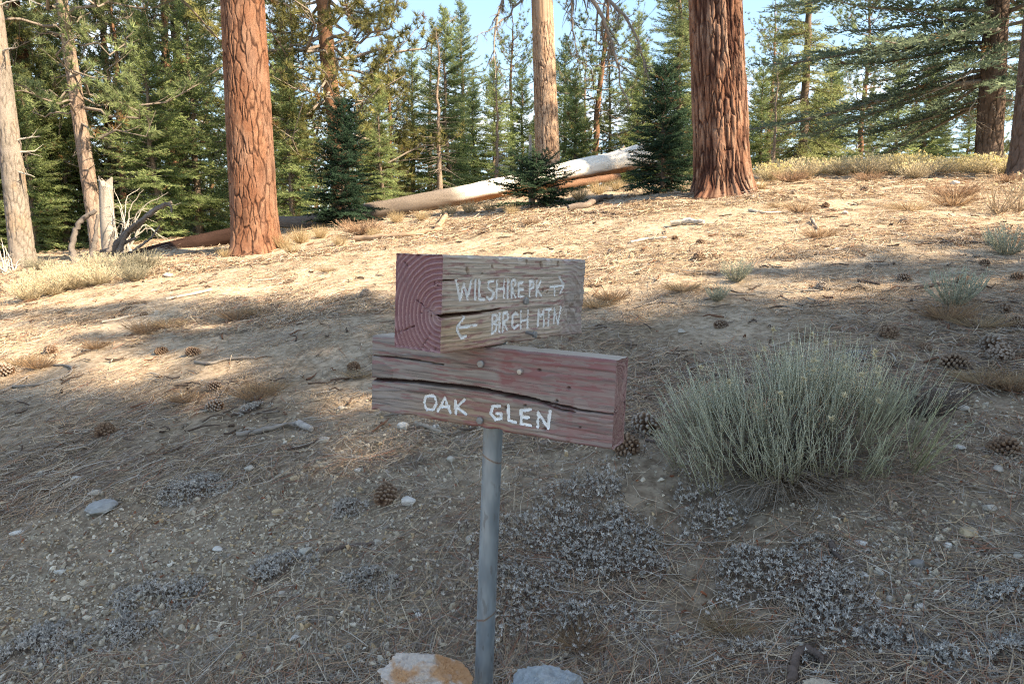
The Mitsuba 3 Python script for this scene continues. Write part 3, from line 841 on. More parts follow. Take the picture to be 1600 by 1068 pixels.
left_pine, LB, _ = big_pine('big orange barked pine trunk left of the sign with dappled shade on it', 400, 11.9, 392, .375, 379, 0, 201, .4, nth=330, step=.011,
                            cell=(.066, .27), depth=.024, plate=((.172, .083, .05), (.225, .127, .083), (.128, .062, .04)), crack=(.048, .026, .02), grey=.18)
right_pine, RB, _ = big_pine('thickest pine trunk with deep dark furrows right of the sign', 1130, 11.7, 302, .44, 1118, 0, 202, 2.6, nth=380, step=.011, cell=(.06, .30), depth=.034, crack=(.05, .025, .02),
                             ridged=.022, plate=((.195, .096, .06), (.275, .18, .13), (.14, .068, .046)), flare=.42, grey=.22)
mid_pine, MB, _ = big_pine('straight pale barked pine trunk standing behind the white fallen log', 858, 19.0, 262, .33, 847, 0, 203, 4.4, nth=230, step=.016, cell=(.07, .26), depth=.022,
                           plate=((.36, .25, .175), (.42, .32, .245), (.30, .195, .13)), crack=(.10, .06, .045), flare=.15)

# bare hanging limbs of the middle pine
for q, (pts, r0, ns, sub) in enumerate((
        ([(862, -70), (905, -25), (942, 25), (958, 75), (968, 130), (985, 172)], .055, 16, .75),
        ([(930, -60), (955, 0), (985, 40), (1005, 80), (1018, 130)], .045, 14, .65),
        ([(895, -40), (893, 20), (897, 60), (905, 100)], .03, 10, .5),
        ([(835, -60), (800, -20), (775, 20), (772, 60), (775, 120)], .04, 13, .55),
        ([(836, -40), (815, 0), (790, 30), (760, 50), (745, 55)], .03, 10, .45))):
    P = [at(px, py, MB[1] - .35 - .2 * i) for i, (px, py) in enumerate(pts)]
    add(key_for(mid_pine + '__dead_limb'), dead_limb(P, r0 * 1.5, 300 + q, int(ns * 1.6), sub, hang=.35, C=(.25, .215, .18)), 'matte', True)

# ---- the row of leaning trunks at the left edge
def lone_trunk(label, base_px, away, r, top_px, top_py, Ht, seed, plate, crack, crown=None, stubs=0, **kw):
    key = thing('pine_tree', label, 'tree', None)
    x, y = at_y(base_px, 400, away)[0], away
    b = on_ground(x, y, -.05)
    q = at_y(top_px, top_py, away)
    ax = (q - b) / (q[2] - b[2])
    ax[1] = 0
    add(key + '__trunk', bark_trunk(b, b + ax * Ht, r, 6.5, seed, nth=110, step=.03, plate=plate, crack=crack, **kw), 'matte', True)
    if crown:
        M = xf(seed, crown[1], b + ax * crown[2], (ax[0], 0))
        scene[key + '__branches'] = {**PROTO[crown[0]][1], 'to_world': M}
        scene[key + '__crown'] = {**PROTO[crown[0]][2], 'to_world': M}
    rs = rng(seed)
    for s in range(stubs):
        z = rs.uniform(1.6, 5.2)
        a = rs.uniform(-.9, .5) if s % 3 else rs.uniform(2.4, 3.8)
        l = rs.uniform(.35, 1.0)
        o = b + ax * z
        d = np.array([math.cos(a), math.sin(a) * .6, rs.uniform(-.25, .3)])
        add(key_for(key + '__broken_branch'), dead_limb([o, o + d * l * .5, o + d * l + [0, 0, -.05]], rs.uniform(.02, .035), seed + s, 3, .3, .1, C=(.42, .39, .35), gen=1, s0=.5), 'matte', True)
    return key


lone_trunk('grey dying pine trunk with broken white branch stubs at the left edge', 36, 13.3, .22, -4, 60, 9.0, 211, ((.185, .165, .145), (.235, .21, .19), (.27, .19, .12)), (.11, .095, .08), stubs=11, cell=(.07, .16), depth=.018, grey=.5)
lone_trunk('dark red pine trunk second from the left edge', 82, 19.5, .21, 38, 110, 15.0, 212, ((.20, .09, .055), (.25, .12, .075), (.15, .07, .045)), (.08, .045, .035), crown=('pine_a', 1.0, .2), depth=.016)
lone_trunk('bare tan pine trunk behind the tangle of dead roots', 156, 16.0, .165, 104, 50, 14.0, 213, ((.225, .17, .135), (.28, .215, .175), (.18, .13, .105)), (.12, .09, .07), crown=('pine_b', 1.05, 2.2), depth=.020, grey=.35)

# ---- pines and firs seen as whole trees
far = 'trees of the forest behind the clearing'
plant = plant_tree
x, y = xy(540, 18.6)
plant('pine_tree', 'pine_gold', x, y, 1.1, 1.1, 'large yellow green pine with a reddish stem between the left trunk and the young firs', lean=(-.035, 0))
x, y = xy(705, 21.0); plant('fir_tree', 'fir_c', x, y, .3, .66, 'bright green fir in the middle of the picture behind the fallen log')
x, y = xy(648, 22.5); plant('fir_tree', 'fir_c', x, y, 2.3, .62, 'low bushy fir left of the bright green fir')
x, y = xy(770, 24.0); plant('fir_tree', 'fir_c', x, y, 4.1, .58, 'fir just left of the pale middle trunk')
x, y = xy(462, 17.6); plant('fir_tree', 'fir_c', x, y, 5.2, .50, 'leafy green fir close behind the left big trunk on its right')
x, y = xy(300, 22.0); plant('fir_tree', 'fir_b', x, y, 1.7, .92, 'tall fir with drooping boughs left of the big orange trunk')
x, y = xy(232, 25.0); plant('fir_tree', 'fir_a', x, y, 3.7, .66, 'dense fir behind the dead stump at the left')
x, y = xy(190, 21.0); plant('pine_tree', 'pine_b', x, y, 2.2, .85, 'bushy pine behind the tan trunk at the left')
x, y = xy(340, 28.0); plant('pine_tree', 'pine_b', x, y, 5.5, .7, 'pine showing just left of the big orange trunk farther back')
x, y = xy(20, 19.0); plant('fir_tree', 'fir_a', x, y, .9, .8, 'shaded fir behind the trunks at the left edge')
x, y = xy(-70, 17.0); plant('fir_tree', 'fir_c', x, y, 2.9, .9, 'fir cut by the left edge of the picture')
x, y = xy(95, 26.0); plant('fir_tree', 'fir_b', x, y, 2.0, .8, 'fir between the red and the tan trunk at the left')
x, y = xy(800, 30.0); plant('pine_tree', 'pine_b', x, y, .2, .70, 'thin crowned pine behind the pale middle trunk on its left')
x, y = xy(922, 25.0); plant('pine_tree', 'pine_b', x, y, 3.0, .76, 'dark stemmed pine behind the raised end of the white log', lean=(.06, 0))
x, y = xy(1052, 22.0); plant('fir_tree', 'fir_a', x, y, 1.2, .60, 'tall dark fir close behind the thickest trunk on its left')
x, y = xy(1240, 23.5); plant('fir_tree', 'fir_b', x, y, 4.6, .70, 'slim fir with see through whorls right of the thickest trunk')
x, y = xy(1190, 27.0); plant('pine_tree', 'pine_b', x, y, 1.5, .60, 'low pine just right of the thickest trunk')
x, y = xy(1385, 23.0); plant('fir_tree', 'fir_c', x, y, .5, .52, 'broad fir below the long boughs at the right')
x, y = xy(1490, 21.5); plant('fir_tree', 'fir_c', x, y, 3.3, .36, 'small light green fir left of the dark trunk at the right')
x, y = xy(1330, 30.0); plant('pine_tree', 'pine_b', x, y, 2.7, .8, 'pine far back at the right with open sky under it')

for px, away, kind, yaw, sc, text in ((-10, 24, 'fir_b', 1.0, 1.0, 'tall fir behind the grey dying trunk at the left edge'), (140, 30, 'fir_a', 2.0, .62, 'fir behind the tan trunk at the left'),
                                      (275, 31, 'fir_b', 3.0, .55, 'fir far behind the dead stump at the left'), (405, 25, 'fir_c', 4.0, 1.15, 'fir hidden behind the big orange trunk'),
                                      (450, 29, 'fir_a', 5.0, .66, 'fir right of the big orange trunk farther back'), (600, 27, 'pine_b', 6.0, .5, 'pine right of the reddish stemmed pine'),
                                      (575, 34, 'fir_a', .5, .60, 'fir behind the reddish stemmed pine'), (675, 36, 'fir_b', 1.5, .69, 'pointed fir against the sky left of the middle trunk'),
                                      (728, 29, 'fir_a', 2.5, .68, 'fir with its tip against the sky just right of the bright green fir'), (875, 29, 'fir_c', 3.5, .80, 'fir behind the pale middle trunk'),
                                      (985, 30, 'fir_a', 4.5, .60, 'fir above the raised end of the white log'), (1075, 27, 'fir_b', 5.5, .85, 'tall fir hidden behind the thickest trunk'),
                                      (1290, 27, 'fir_c', .2, .62, 'low fir at the right beyond the flowering shrubs'), (1440, 26, 'fir_a', 1.2, .45, 'small fir beyond the flowering shrubs at the right'),
                                      (1600, 24, 'fir_b', 2.2, .8, 'fir behind the dark trunks at the right edge'), (1205, 33, 'fir_a', 3.2, .62, 'fir far back right of the thickest trunk')):
    x, y = xy(px, away)
    plant('pine_tree' if kind[0] == 'p' else 'fir_tree', kind, x, y, yaw, sc, text)

for px, away, kind, yaw, sc, text in ((258, 17.2, 'fir_c', .7, .60, 'sunlit green fir between the grey snag and the orange trunk'), (318, 18.6, 'fir_c', 1.9, .72, 'sunlit fir close on the left of the orange trunk'), (205, 19.0, 'pine_b', 3.1, .60, 'sunlit bushy pine just behind the grey snag'),
                                      (112, 18.6, 'fir_c', 4.2, .66, 'sunlit fir between the dark red and the tan trunk'), (62, 17.4, 'fir_c', 5.3, .52, 'sunlit low fir behind the dry brush at the left'), (602, 18.2, 'fir_c', .4, .40, 'low sunlit fir right of the young fir'),
                                      (742, 24.5, 'fir_c', 1.4, .52, 'low fir behind the white log left of the middle trunk'), (812, 26.0, 'fir_c', 2.6, .60, 'fir behind the pale middle trunk, close on its left'), (893, 24.0, 'fir_c', 3.9, .50, 'low fir behind the pale middle trunk, close on its right'),
                                      (948, 26.5, 'fir_b', 5.0, .36, 'fir behind the hanging bare limbs'), (1003, 25.0, 'fir_c', .3, .60, 'fir behind the raised end of the white log'), (1178, 25.5, 'fir_c', 1.1, .55, 'bushy fir showing just right of the thickest trunk'),
                                      (1275, 26.5, 'fir_c', 2.2, .62, 'bushy fir right of the slim fir'), (1428, 25.0, 'fir_c', 4.8, .55, 'bushy fir beyond the crest under the sweeping boughs'),
                                      (470, 19.6, 'pine_gold', 2.4, .48, 'yellow green pine just right of the orange trunk'), (612, 20.4, 'pine_gold', 4.4, .38, 'yellow green pine left of the bright green fir'), (285, 20.5, 'pine_b', 5.1, .9, 'tall sunlit pine left of the orange trunk'), (-15, 18.0, 'pine_b', .9, .8, 'sunlit pine behind the grey dying trunk')):
    x, y = xy(px, away)
    plant('pine_tree' if kind[0] == 'p' else 'fir_tree', kind, x, y, yaw, sc, text)

# the big dark tree at the right with long boughs sweeping to the left
proto('fir_sweeping', fir(121, 15.0, .36, 1.6, 4.7, gap=.40, per=6, needle=(.115, .038), droop=.30, el=(4, 42), tint=(.12, .165, .115), tip=(.22, .28, .19), ragged=.3, bark=(.2, .17, .15), side_bias=(math.pi, .2), twigs=1.1, fuller=.7))
x, y = at_y(1545, 250, 15.8)[0], 15.8
sweep = plant('fir_tree', 'fir_sweeping', x, y, 0.0, 1.0, 'huge dark conifer at the right with long boughs sweeping left', trunk=False)
b = on_ground(x, y, -.05)
add(sweep + '__trunk', bark_trunk(b, b + np.array([-.5, 0, 15]), .27, 5.0, 221, nth=150, step=.025, plate=((.125, .095, .08), (.17, .13, .11), (.10, .075, .062)), crack=(.05, .038, .03), depth=.02), 'matte', True)
for q, (pts, r0) in enumerate((([(1540, 95), (1505, 120), (1470, 140), (1440, 150)], .025), ([(1545, 60), (1575, 120), (1580, 160), (1572, 185)], .022), ([(1530, 150), (1512, 175), (1530, 200)], .018), ([(1545, 90), (1560, 120), (1552, 170)], .02))):
    P = [at(px, py, y - .5 - .12 * i) for i, (px, py) in enumerate(pts)]
    add(key_for(sweep + '__dead_limb'), dead_limb(P, r0, 330 + q, 7, .4, hang=.3, C=(.34, .31, .28)), 'matte', True)
edge = thing('pine_tree', 'dark grey brown trunk cut by the right edge of the picture', 'tree')
x, y = at_y(1604, 270, 12.8)[0], 12.8
b = on_ground(x, y, -.05)
add(edge + '__trunk', bark_trunk(b, b + np.array([0.0, 0, 24]), .28, 5.0, 222, nth=150, step=.025, plate=((.125, .098, .085), (.165, .13, .11), (.10, .078, .066)), crack=(.07, .05, .04), depth=.02), 'matte', True)
M = xf(1.0, .9, b)
scene[edge + '__branches'] = {**PROTO['pine_high'][1], 'to_world': M}
scene[edge + '__crown'] = {**PROTO['pine_high'][2], 'to_world': M}

# ---- farther rows, filling the gaps between the nearer trees
TREE_MARKS = [(0, 100, 'the left edge'), (130, 100, 'the bare tan trunk'), (385, 100, 'the orange trunk'), (530, 100, 'the reddish stemmed pine'), (705, 100, 'the bright green fir'), (850, 100, 'the pale middle trunk'),
              (985, 100, 'the raised log end'), (1125, 100, 'the thickest trunk'), (1240, 100, 'the slim fir'), (1400, 100, 'the sweeping boughs'), (1560, 100, 'the dark conifer')]
rs = rng(400)
found = []
for depth0, a, b_, step, sc in [(40, -200, 1500, 105, (.7, 1.0)), (54, -200, 1750, 95, (.75, 1.1))]:
    px = a
    while px < b_:
        d = depth0 * rs.uniform(.9, 1.12)
        q = px + rs.uniform(-25, 25)
        kind = rs.choice(['fir_far', 'pine_far', 'fir_far'])
        s = rs.uniform(*sc)
        if px > 860:
            s *= .60
        else:
            s *= .58 if px > 560 else .66
        found.append((q, d, kind, s, rs.uniform(0, 6.3)))
        px += step * rs.uniform(.7, 1.3)
names = place_names([(f[0], 100) for f in found], ['distant pine' if f[2] == 'pine_far' else 'distant fir' for f in found], TREE_MARKS)
for (q, d, kind, s, yaw), text in zip(found, names):
    x, y = xy(q, d)
    plant('pine_tree' if kind == 'pine_far' else 'fir_tree', kind, x, y, yaw, s, text, 'distant pines in the forest' if kind == 'pine_far' else 'distant firs in the forest')

# ---- young firs in the clearing
proto('young_fir', fir(131, 2.75, .045, .10, .92, gap=.13, per=8, needle=(.042, .020), tint=(.034, .066, .044), tip=(.06, .105, .066), droop=.12, el=(-4, 48), twigs=1.9, dens=1.2, ragged=.16, fuller=.62))
proto('bushy_fir', fir(132, 1.0, .045, .14, .90, gap=.085, per=8, needle=(.042, .020), tint=(.038, .070, .044), tip=(.068, .112, .066), droop=.12, el=(4, 40), twigs=1.6, dens=1.2, ragged=.35, fuller=.5))
x, y = xy(541, 14.4); plant('young_fir', 'young_fir', x, y, .6, .93, 'dark green young fir standing left of the fallen log', category='young fir', dz=-.05)
x, y = xy(832, 13.0); plant('young_fir', 'bushy_fir', x, y, 2.2, .92, 'low bushy young fir in front of the white fallen log', category='young fir', dz=-.05)
x, y = xy(1030, 12.9); plant('young_fir', 'young_fir', x, y, 3.9, .84, 'young fir against the left side of the thickest trunk', category='young fir', dz=-.05)

# ---- pines and firs outside the picture on the right: it is their shade that lies over the sign
shade = 'trees outside the picture on the right shading the foreground'
SHADE = ((9.5, -7.8, 'fir_b', .95), (8.8, -5.0, 'fir_a', 1.0), (9.2, -2.2, 'fir_b', .9), (8.6, .4, 'fir_a', .85), (9.4, 2.2, 'fir_a', .55), (13.5, -7.0, 'fir_b', 1.25), (13.0, -4.2, 'fir_b', 1.3), (13.4, -1.6, 'fir_b', 1.15), (12.6, 1.2, 'pine_a', .66), (19.5, -7.0, 'fir_b', 1.4), (17.5, -10.5, 'fir_b', 1.4), (15.8, -6.5, 'fir_a', 1.45))
for q, (x, y, kind, s) in enumerate(SHADE):
    where = 'nearest row' if x < 11 else 'second row' if x < 15 else 'last row'
    plant('fir_tree' if kind[0] == 'f' else 'pine_tree', kind, x, y, q * 1.3, s, f'{"fir" if kind[0] == "f" else "pine"} outside the picture at the right, {where}, {("first", "second", "third", "fourth", "fifth")[sum(1 for t in SHADE[:q] if (t[0] < 11) == (x < 11) and (t[0] < 15) == (x < 15))]} from the camera side', shade)

def fan(n, rs, ymin, ymax, smax=.95, power=1.0):
    """n random points of the visible ground, denser near the camera"""
    y = (ymin ** -power + rs.random(n) * (ymax ** -power - ymin ** -power)) ** (-1 / power)
    x = (y * smax + 1.2) * rs.uniform(-1, 1, n)
    return x, y


def patch(px, py, sx, sy):
    """an oval patch of the hillside: its middle and half widths in metres, read off the photograph"""
    c, a, b = ground(px, py), ground(px, py - sy), ground(px, py + sy)
    return c[0], (a[1] + b[1]) / 2 * .4 + c[1] * .6, sx * c[1] / FPX, (a[1] - b[1]) / 2


def cover(patches, x, y):
    return sum(k * np.exp(-((x - cx) / wx) ** 2 - ((y - cy) / wy) ** 2) for k, (cx, cy, wx, wy) in patches)


MATS = [(k, patch(*g)) for k, g in ((1.0, (930, 870, 150, 85)), (1.0, (1120, 880, 140, 90)), (.8, (1000, 770, 170, 45)), (.7, (1280, 960, 80, 60)), (.5, (850, 960, 90, 50)))]
GRAVEL = [(k, patch(*g)) for k, g in ((1.0, (560, 780, 280, 160)), (1.0, (150, 860, 300, 150)), (1.0, (1400, 880, 150, 110)), (.6, (1500, 660, 120, 90)), (.95, (420, 980, 260, 80)), (.5, (700, 700, 130, 60)))]


def mat_zone(x, y):
    """where on the hillside the grey cushion plants grow (0 to 1)"""
    return np.clip(cover(MATS, x, y), 0, 1)


def gravel_zone(x, y):
    return np.clip(cover(GRAVEL, x, y) * (1 - .85 * mat_zone(x, y)), 0, 1)


# ---- gravel
rs = rng(500)
STONES = [hull_stone(900 + i, 9) for i in range(6)]
parts = []
for n, rlo, rhi, ymax in ((36000, .0028, .0060, 4.2), (25000, .005, .0105, 5.5), (4800, .008, .019, 6.5)):
    x, y = fan(n * 4, rs, 1.0, ymax, .95, 1.0)
    z = H(x, y)
    keep = rs.random(len(x)) < (.10 + .9 * gravel_zone(x, y)) * (.35 + 1.1 * noise3(np.stack([x, y, x * 0], -1), 2.2, 2, 61))
    x, y, z = x[keep][:n], y[keep][:n], z[keep][:n]
    for i in range(6):
        s = slice(i, None, 6)
        m = len(x[s])
        r = rlo * (rhi / rlo) ** rs.random(m)
        M = rots(m, rs) * r[:, None, None]
        pal = np.array([(.34, .31, .26), (.43, .39, .33), (.26, .235, .20), (.50, .47, .42), (.38, .30, .20), (.22, .20, .185)])[rs.choice(6, m, p=[.28, .24, .18, .12, .1, .08])]
        parts.append(scatter(STONES[i], np.stack([x[s], y[s], z[s] + r * .25], -1), M, pal * np.array([1.0, .95, .87]) * rs.uniform(.85, 1.4, (m, 1))))
k = thing('gravel', 'pale loose gravel and grit scattered over the slope', 'gravel', kind='stuff')
add(k, cat(parts), 'matte')

# ---- dry needles
PAL = np.array([(.43, .33, .22), (.35, .235, .155), (.54, .45, .335), (.28, .23, .19), (.20, .16, .135), (.43, .385, .33), (.29, .14, .09)])


def litter(n, ymin, ymax, ln, wd, lift, weights, seed, dens=None, power=1.0):
    rs = rng(seed)
    x, y = fan(int(n * 3), rs, ymin, ymax, .98, power)
    cl = noise3(np.stack([x, y, x * 0], -1), 1.6, 3, seed)
    w = sstep(.28, .62, cl) * .9 + .1
    if dens is not None:
        w = w * dens(x, y)
    keep = rs.random(len(x)) < w
    x, y = x[keep][:n], y[keep][:n]
    n = len(x)
    swirl = noise3(np.stack([x, y, x * 0], -1), .9, 2, seed + 1) * 9
    a = swirl * .6 + rs.normal(size=n) * 1.1
    l = ln * rs.uniform(.55, 1.25, n)
    bend = rs.normal(size=n) * .35
    P = []
    for s, da in ((-.5, -bend), (0, 0 * bend), (.5, bend)):
        qx, qy = x + np.cos(a + da) * l * s, y + np.sin(a + da) * l * s
        P.append(np.stack([qx, qy, H(qx, qy)], -1))
    P = np.stack(P, 1)
    up = np.abs(rs.normal(size=(n, 1))) * lift
    P[..., 2] += .003 + up + rs.uniform(-.4, .6, (n, 3)) * up
    c = PAL[rs.choice(len(PAL), n, p=weights)] * rs.uniform(.7, 1.2, (n, 1))
    sd = nrm(np.stack([-np.sin(a), np.cos(a), rs.normal(size=n) * .5], -1))
    return blades(P, np.array([wd * .8, wd, wd * .45])[None], c, rs, sd)


k = thing('needle_litter', 'brown and straw coloured fallen pine needles covering the slope', 'pine needles', kind='stuff')
near_w, far_w = [.19, .20, .09, .18, .17, .09, .08], [.26, .14, .26, .10, .10, .10, .04]
add(k, cat([litter(58000, 1.0, 3.6, .16, .0021, .008, near_w, 511, lambda u, v: 1 - .55 * gravel_zone(u, v)), litter(38000, 3.0, 6.5, .17, .0034, .010, [.22, .18, .10, .20, .15, .10, .05], 512, lambda u, v: 1 - .6 * gravel_zone(u, v)),
            litter(52000, 6.0, 11.0, .17, .0055, .016, far_w, 513), litter(43000, 10.0, 18.0, .22, .010, .024, far_w, 514)]), 'matte')

# ---- small dead twigs strewn over the slope
rs = rng(516)
x, y = fan(1300, rs, 3.3, 16.0, .95, .25)
l, a = rs.uniform(.05, .22, len(x)) * (.6 + .05 * y), rs.uniform(0, 3.14, len(x))
P = np.stack([np.stack([x + np.cos(a + b) * l * q, y + np.sin(a + b) * l * q, H(x + np.cos(a + b) * l * q, y + np.sin(a + b) * l * q) + .008 + rs.uniform(0, .02, len(x))], -1)
              for q, b in ((-.5, rs.normal(size=len(x)) * .25), (-.1, 0), (.2, 0), (.5, rs.normal(size=len(x)) * .3))], 1)
tw = np.array([(.10, .075, .06), (.20, .165, .135), (.34, .30, .25), (.16, .09, .06)])[rs.choice(4, len(x), p=[.42, .28, .12, .18])]
k = thing('twig_litter', 'small broken dead twigs strewn over the slope', 'twigs', kind='stuff')
add(k, tubes(P, np.array([.9, 1, .8, .45])[None] * (.0028 + .0005 * y)[:, None] * rs.uniform(.6, 1.6, (len(x), 1)), 4, tw[:, None]), 'matte', True)

# ---- red brown scraps of bark and scales
rs = rng(520)
x, y = fan(1600, rs, 1.0, 5.5, .95)
M = rots(len(x), rs) * np.stack([rs.uniform(.006, .016, len(x)), rs.uniform(.004, .009, len(x)), rs.uniform(.0015, .003, len(x))], -1)[:, None, :]
k = thing('bark_scraps', 'small red brown scraps of bark and cone scales among the needles', 'bark scraps', kind='stuff')
add(k, scatter(STONES[1], np.stack([x, y, H(x, y) + .006], -1), M, np.array([.26, .095, .05]) * rs.uniform(.5, 1.3, (len(x), 1))), 'matte')


# ---- grey cushion plants
def rosettes(x, y, z, rs, size=.0095, leaves=9):
    n = len(x)
    g = np.repeat(np.arange(n), leaves)
    up = nrm(np.stack([rs.normal(size=n) * .35, rs.normal(size=n) * .35 - .15, np.ones(n)], -1))
    d = nrm(rs.normal(size=(len(g), 3)) + up[g] * 1.1)
    s = size * rs.uniform(.7, 1.3, n)
    c = lerp((.30, .28, .255), (.62, .58, .53), rs.random(n))[g] * rs.uniform(.75, 1.2, (len(g), 1))
    o = np.stack([x, y, z], -1)[g]
    leaf = needle_tris(o, d, s[g] * rs.uniform(.7, 1.2, len(g)), s[g] * .34, c, rs)
    # a short stem to the ground
    st = np.stack([np.stack([x, y, z], -1), np.stack([x + rs.normal(size=n) * .01, y + rs.normal(size=n) * .01, z - .03], -1)], 1)
    stem = blades(st, np.array([.002, .002])[None], np.broadcast_to([.09, .07, .06], (n, 3)), rs)
    return cat([leaf, stem])


rs = rng(530)
x, y = fan(125000, rs, 1.3, 4.0, .8)
keep = rs.random(len(x)) < mat_zone(x, y) * sstep(.36, .60, noise3(np.stack([x, y, x * 0], -1), 5.5, 2, 71)) * .8
x, y = x[keep], y[keep]
z = H(x, y) + .012 + .045 * sstep(.4, .75, noise3(np.stack([x, y, x * 0], -1), 5.5, 2, 71)) * rs.uniform(.5, 1, len(x))
k = thing('ground_cover', 'grey dried cushion plants carpeting the ground right of the post', 'ground cover', kind='stuff')
add(k, rosettes(x, y, z, rs), 'matte')
mats = [(540, 797, 26), (435, 893, 48), (300, 765, 48), (255, 925, 66), (70, 1010, 75), (585, 905, 42), (1385, 1005, 45), (1570, 935, 52), (1580, 1030, 50), (190, 990, 55), (395, 640, 30), (1470, 1035, 40), (1330, 560, 24)]
names = place_names([m[:2] for m in mats], ['low grey cushion plant'] * len(mats))
for q, (px, py, w) in enumerate(mats):
    rs = rng(540 + q)
    o = ground(px, py)
    R = w * o[1] / FPX
    n = int(60 + 34000 * R * R)
    a, r = rs.uniform(0, 6.28, n), R * 1.25 * rs.random(n) ** .6
    x, y = o[0] + np.cos(a) * r * 1.15, o[1] + np.sin(a) * r * .75
    keep = noise3(np.stack([x, y, x * 0], -1), 9, 2, 75 + q) + .16 * (1 - r / R) > .47
    x, y, r = x[keep], y[keep], r[keep]
    k = thing('cushion_plant', names[q], 'cushion plant', 'grey cushion plants on the slope')
    add(k, rosettes(x, y, H(x, y) + .008 + .028 * np.clip(1 - (r / R) ** 2, 0, 1) * rs.uniform(.4, 1, len(x)), rs), 'matte')

# ---- stones
def boulder(r, seed, squash=(1, .8, .8), cuts=16, res=4, rough=.05):
    rs = rng(seed)
    m = trimesh.creation.icosphere(res)
    n = np.array(m.vertices)
    pl = nrm(rs.normal(size=(cuts, 3)))
    d = rs.uniform(.62, .95, cuts)
    dots = n @ pl.T
    rad = np.min(np.where(dots > .12, d / np.maximum(dots, .12), 9), 1)
    rad = np.minimum(rad, 1.12) * (1 + rough * (noise3(n, 6, 4, seed) - .5) * 2 + rough * .5 * (noise3(n, 22, 2, seed + 1) - .5))
    return n * rad[:, None] * r * np.array(squash), np.array(m.faces), n


def stone_colour(n, v, seed, a, b, stain=None):
    c = lerp(a, b, noise3(v, 45, 4, seed))
    c = c * (.75 + .5 * noise3(v, 160, 2, seed + 2))[:, None]
    if stain:
        c = lerp(c, stain, sstep(.47, .62, noise3(v, 17, 4, seed + 4)) * .8)
    return c


big = [(664, 1060, 1.60, .100, 601, (1.18, .85, .78), (.40, .33, .28), (.56, .50, .44), (.42, .21, .08), 'cream and orange stained rock at the foot of the post on its left'),
       (856, 1076, 1.56, .084, 602, (1.05, .9, .62), (.20, .215, .225), (.40, .415, .42), None, 'blue grey rock at the foot of the post on its right'),
       (1298, 1090, 1.62, .072, 603, (1.1, .9, .5), (.36, .30, .23), (.46, .40, .31), None, 'flat tan rock at the bottom edge right of the cushion plants')]
for px, py, dd, r, seed, sq, ca, cb, st, text in big:
    o = at(px, py, dd)
    v, f, n = boulder(r, seed, sq, cuts=24, res=5, rough=.15)
    k = thing('rock', text, 'rock')
    o[2] = max(o[2], float(H(o[0], o[1])) + r * sq[2] * .05)
    add(k, (v + o, f, stone_colour(n, v, seed, ca, cb, st)), 'matte', False)
stones = [(155, 800, 27, 'b'), (640, 785, 15, 'w'), (655, 963, 10, 'w'), (150, 772, 12, 'p'), (27, 835, 10, 'w'), (432, 803, 11, 't'), (478, 865, 14, 'p'), (283, 618, 9, 'p'), (1438, 950, 10, 'w'), (1510, 836, 17, 't'),
          (1432, 882, 15, 'g'), (1345, 850, 11, 'w'), (1430, 915, 9, 'p'), (1480, 855, 9, 'w'), (1545, 795, 12, 'p'), (1320, 838, 8, 't'), (505, 690, 11, 'p'), (120, 748, 8, 'w'), (705, 720, 9, 'p'), (590, 850, 9, 'p'),
          (340, 860, 9, 'w'), (300, 800, 9, 'p'), (95, 895, 8, 'w'), (240, 960, 9, 'p'), (330, 1000, 10, 'p'), (460, 1000, 9, 'w'), (545, 1010, 9, 'p'), (600, 990, 8, 't'), (440, 930, 8, 'p'), (735, 845, 9, 'p'),
          (1180, 655, 9, 'p'), (1560, 735, 10, 'p'), (1500, 700, 9, 'w'), (1590, 870, 11, 'p'), (1390, 940, 9, 'p'), (1350, 900, 9, 'w'), (65, 742, 8, 'p'), (390, 735, 9, 'p'), (460, 750, 9, 't'), (560, 735, 8, 'w'),
          (630, 668, 10, 'w'), (1105, 960, 7, 'w'), (262, 432, 10, 'w'), (245, 490, 8, 'p'), (1183, 292, 9, 'w'), (1075, 345, 8, 'w'), (1320, 335, 7, 'w'), (1310, 392, 7, 'w'), (1065, 520, 8, 'p'), (1225, 560, 6, 'p'), (1492, 288, 8, 'w'), (1505, 640, 8, 'p'), (535, 640, 8, 'p'), (680, 668, 8, 'w')]
tone = {'w': ((.46, .43, .38), (.60, .57, .52), 'whitish'), 'p': ((.33, .30, .25), (.46, .42, .36), 'pale'), 't': ((.38, .29, .17), (.46, .37, .25), 'tan'), 'g': ((.20, .19, .175), (.28, .26, .24), 'dark grey'), 'b': ((.25, .25, .24), (.38, .375, .36), 'grey')}
names = place_names([s[:2] for s in stones], [('flat ' if s[2] > 12 else 'small ') + tone[s[3]][2] + ' stone' for s in stones])
for q, (px, py, w, tn) in enumerate(stones):
    o = ground(px, py)
    rs = rng(620 + q)
    r = w * o[1] / FPX
    v, f, n = boulder(r, 620 + q, (1, rs.uniform(.65, .9), rs.uniform(.4, .65)), cuts=12, res=3, rough=.04)
    a = rs.uniform(0, 6.28)
    v = v @ rotz(np.array(a)).T
    k = thing('stone', names[q], 'stone', 'loose stones on the slope')
    add(k, (v + o + [0, 0, r * .18], f, stone_colour(n, v, q, tone[tn][0], tone[tn][1])), 'matte', 30 if False else False)


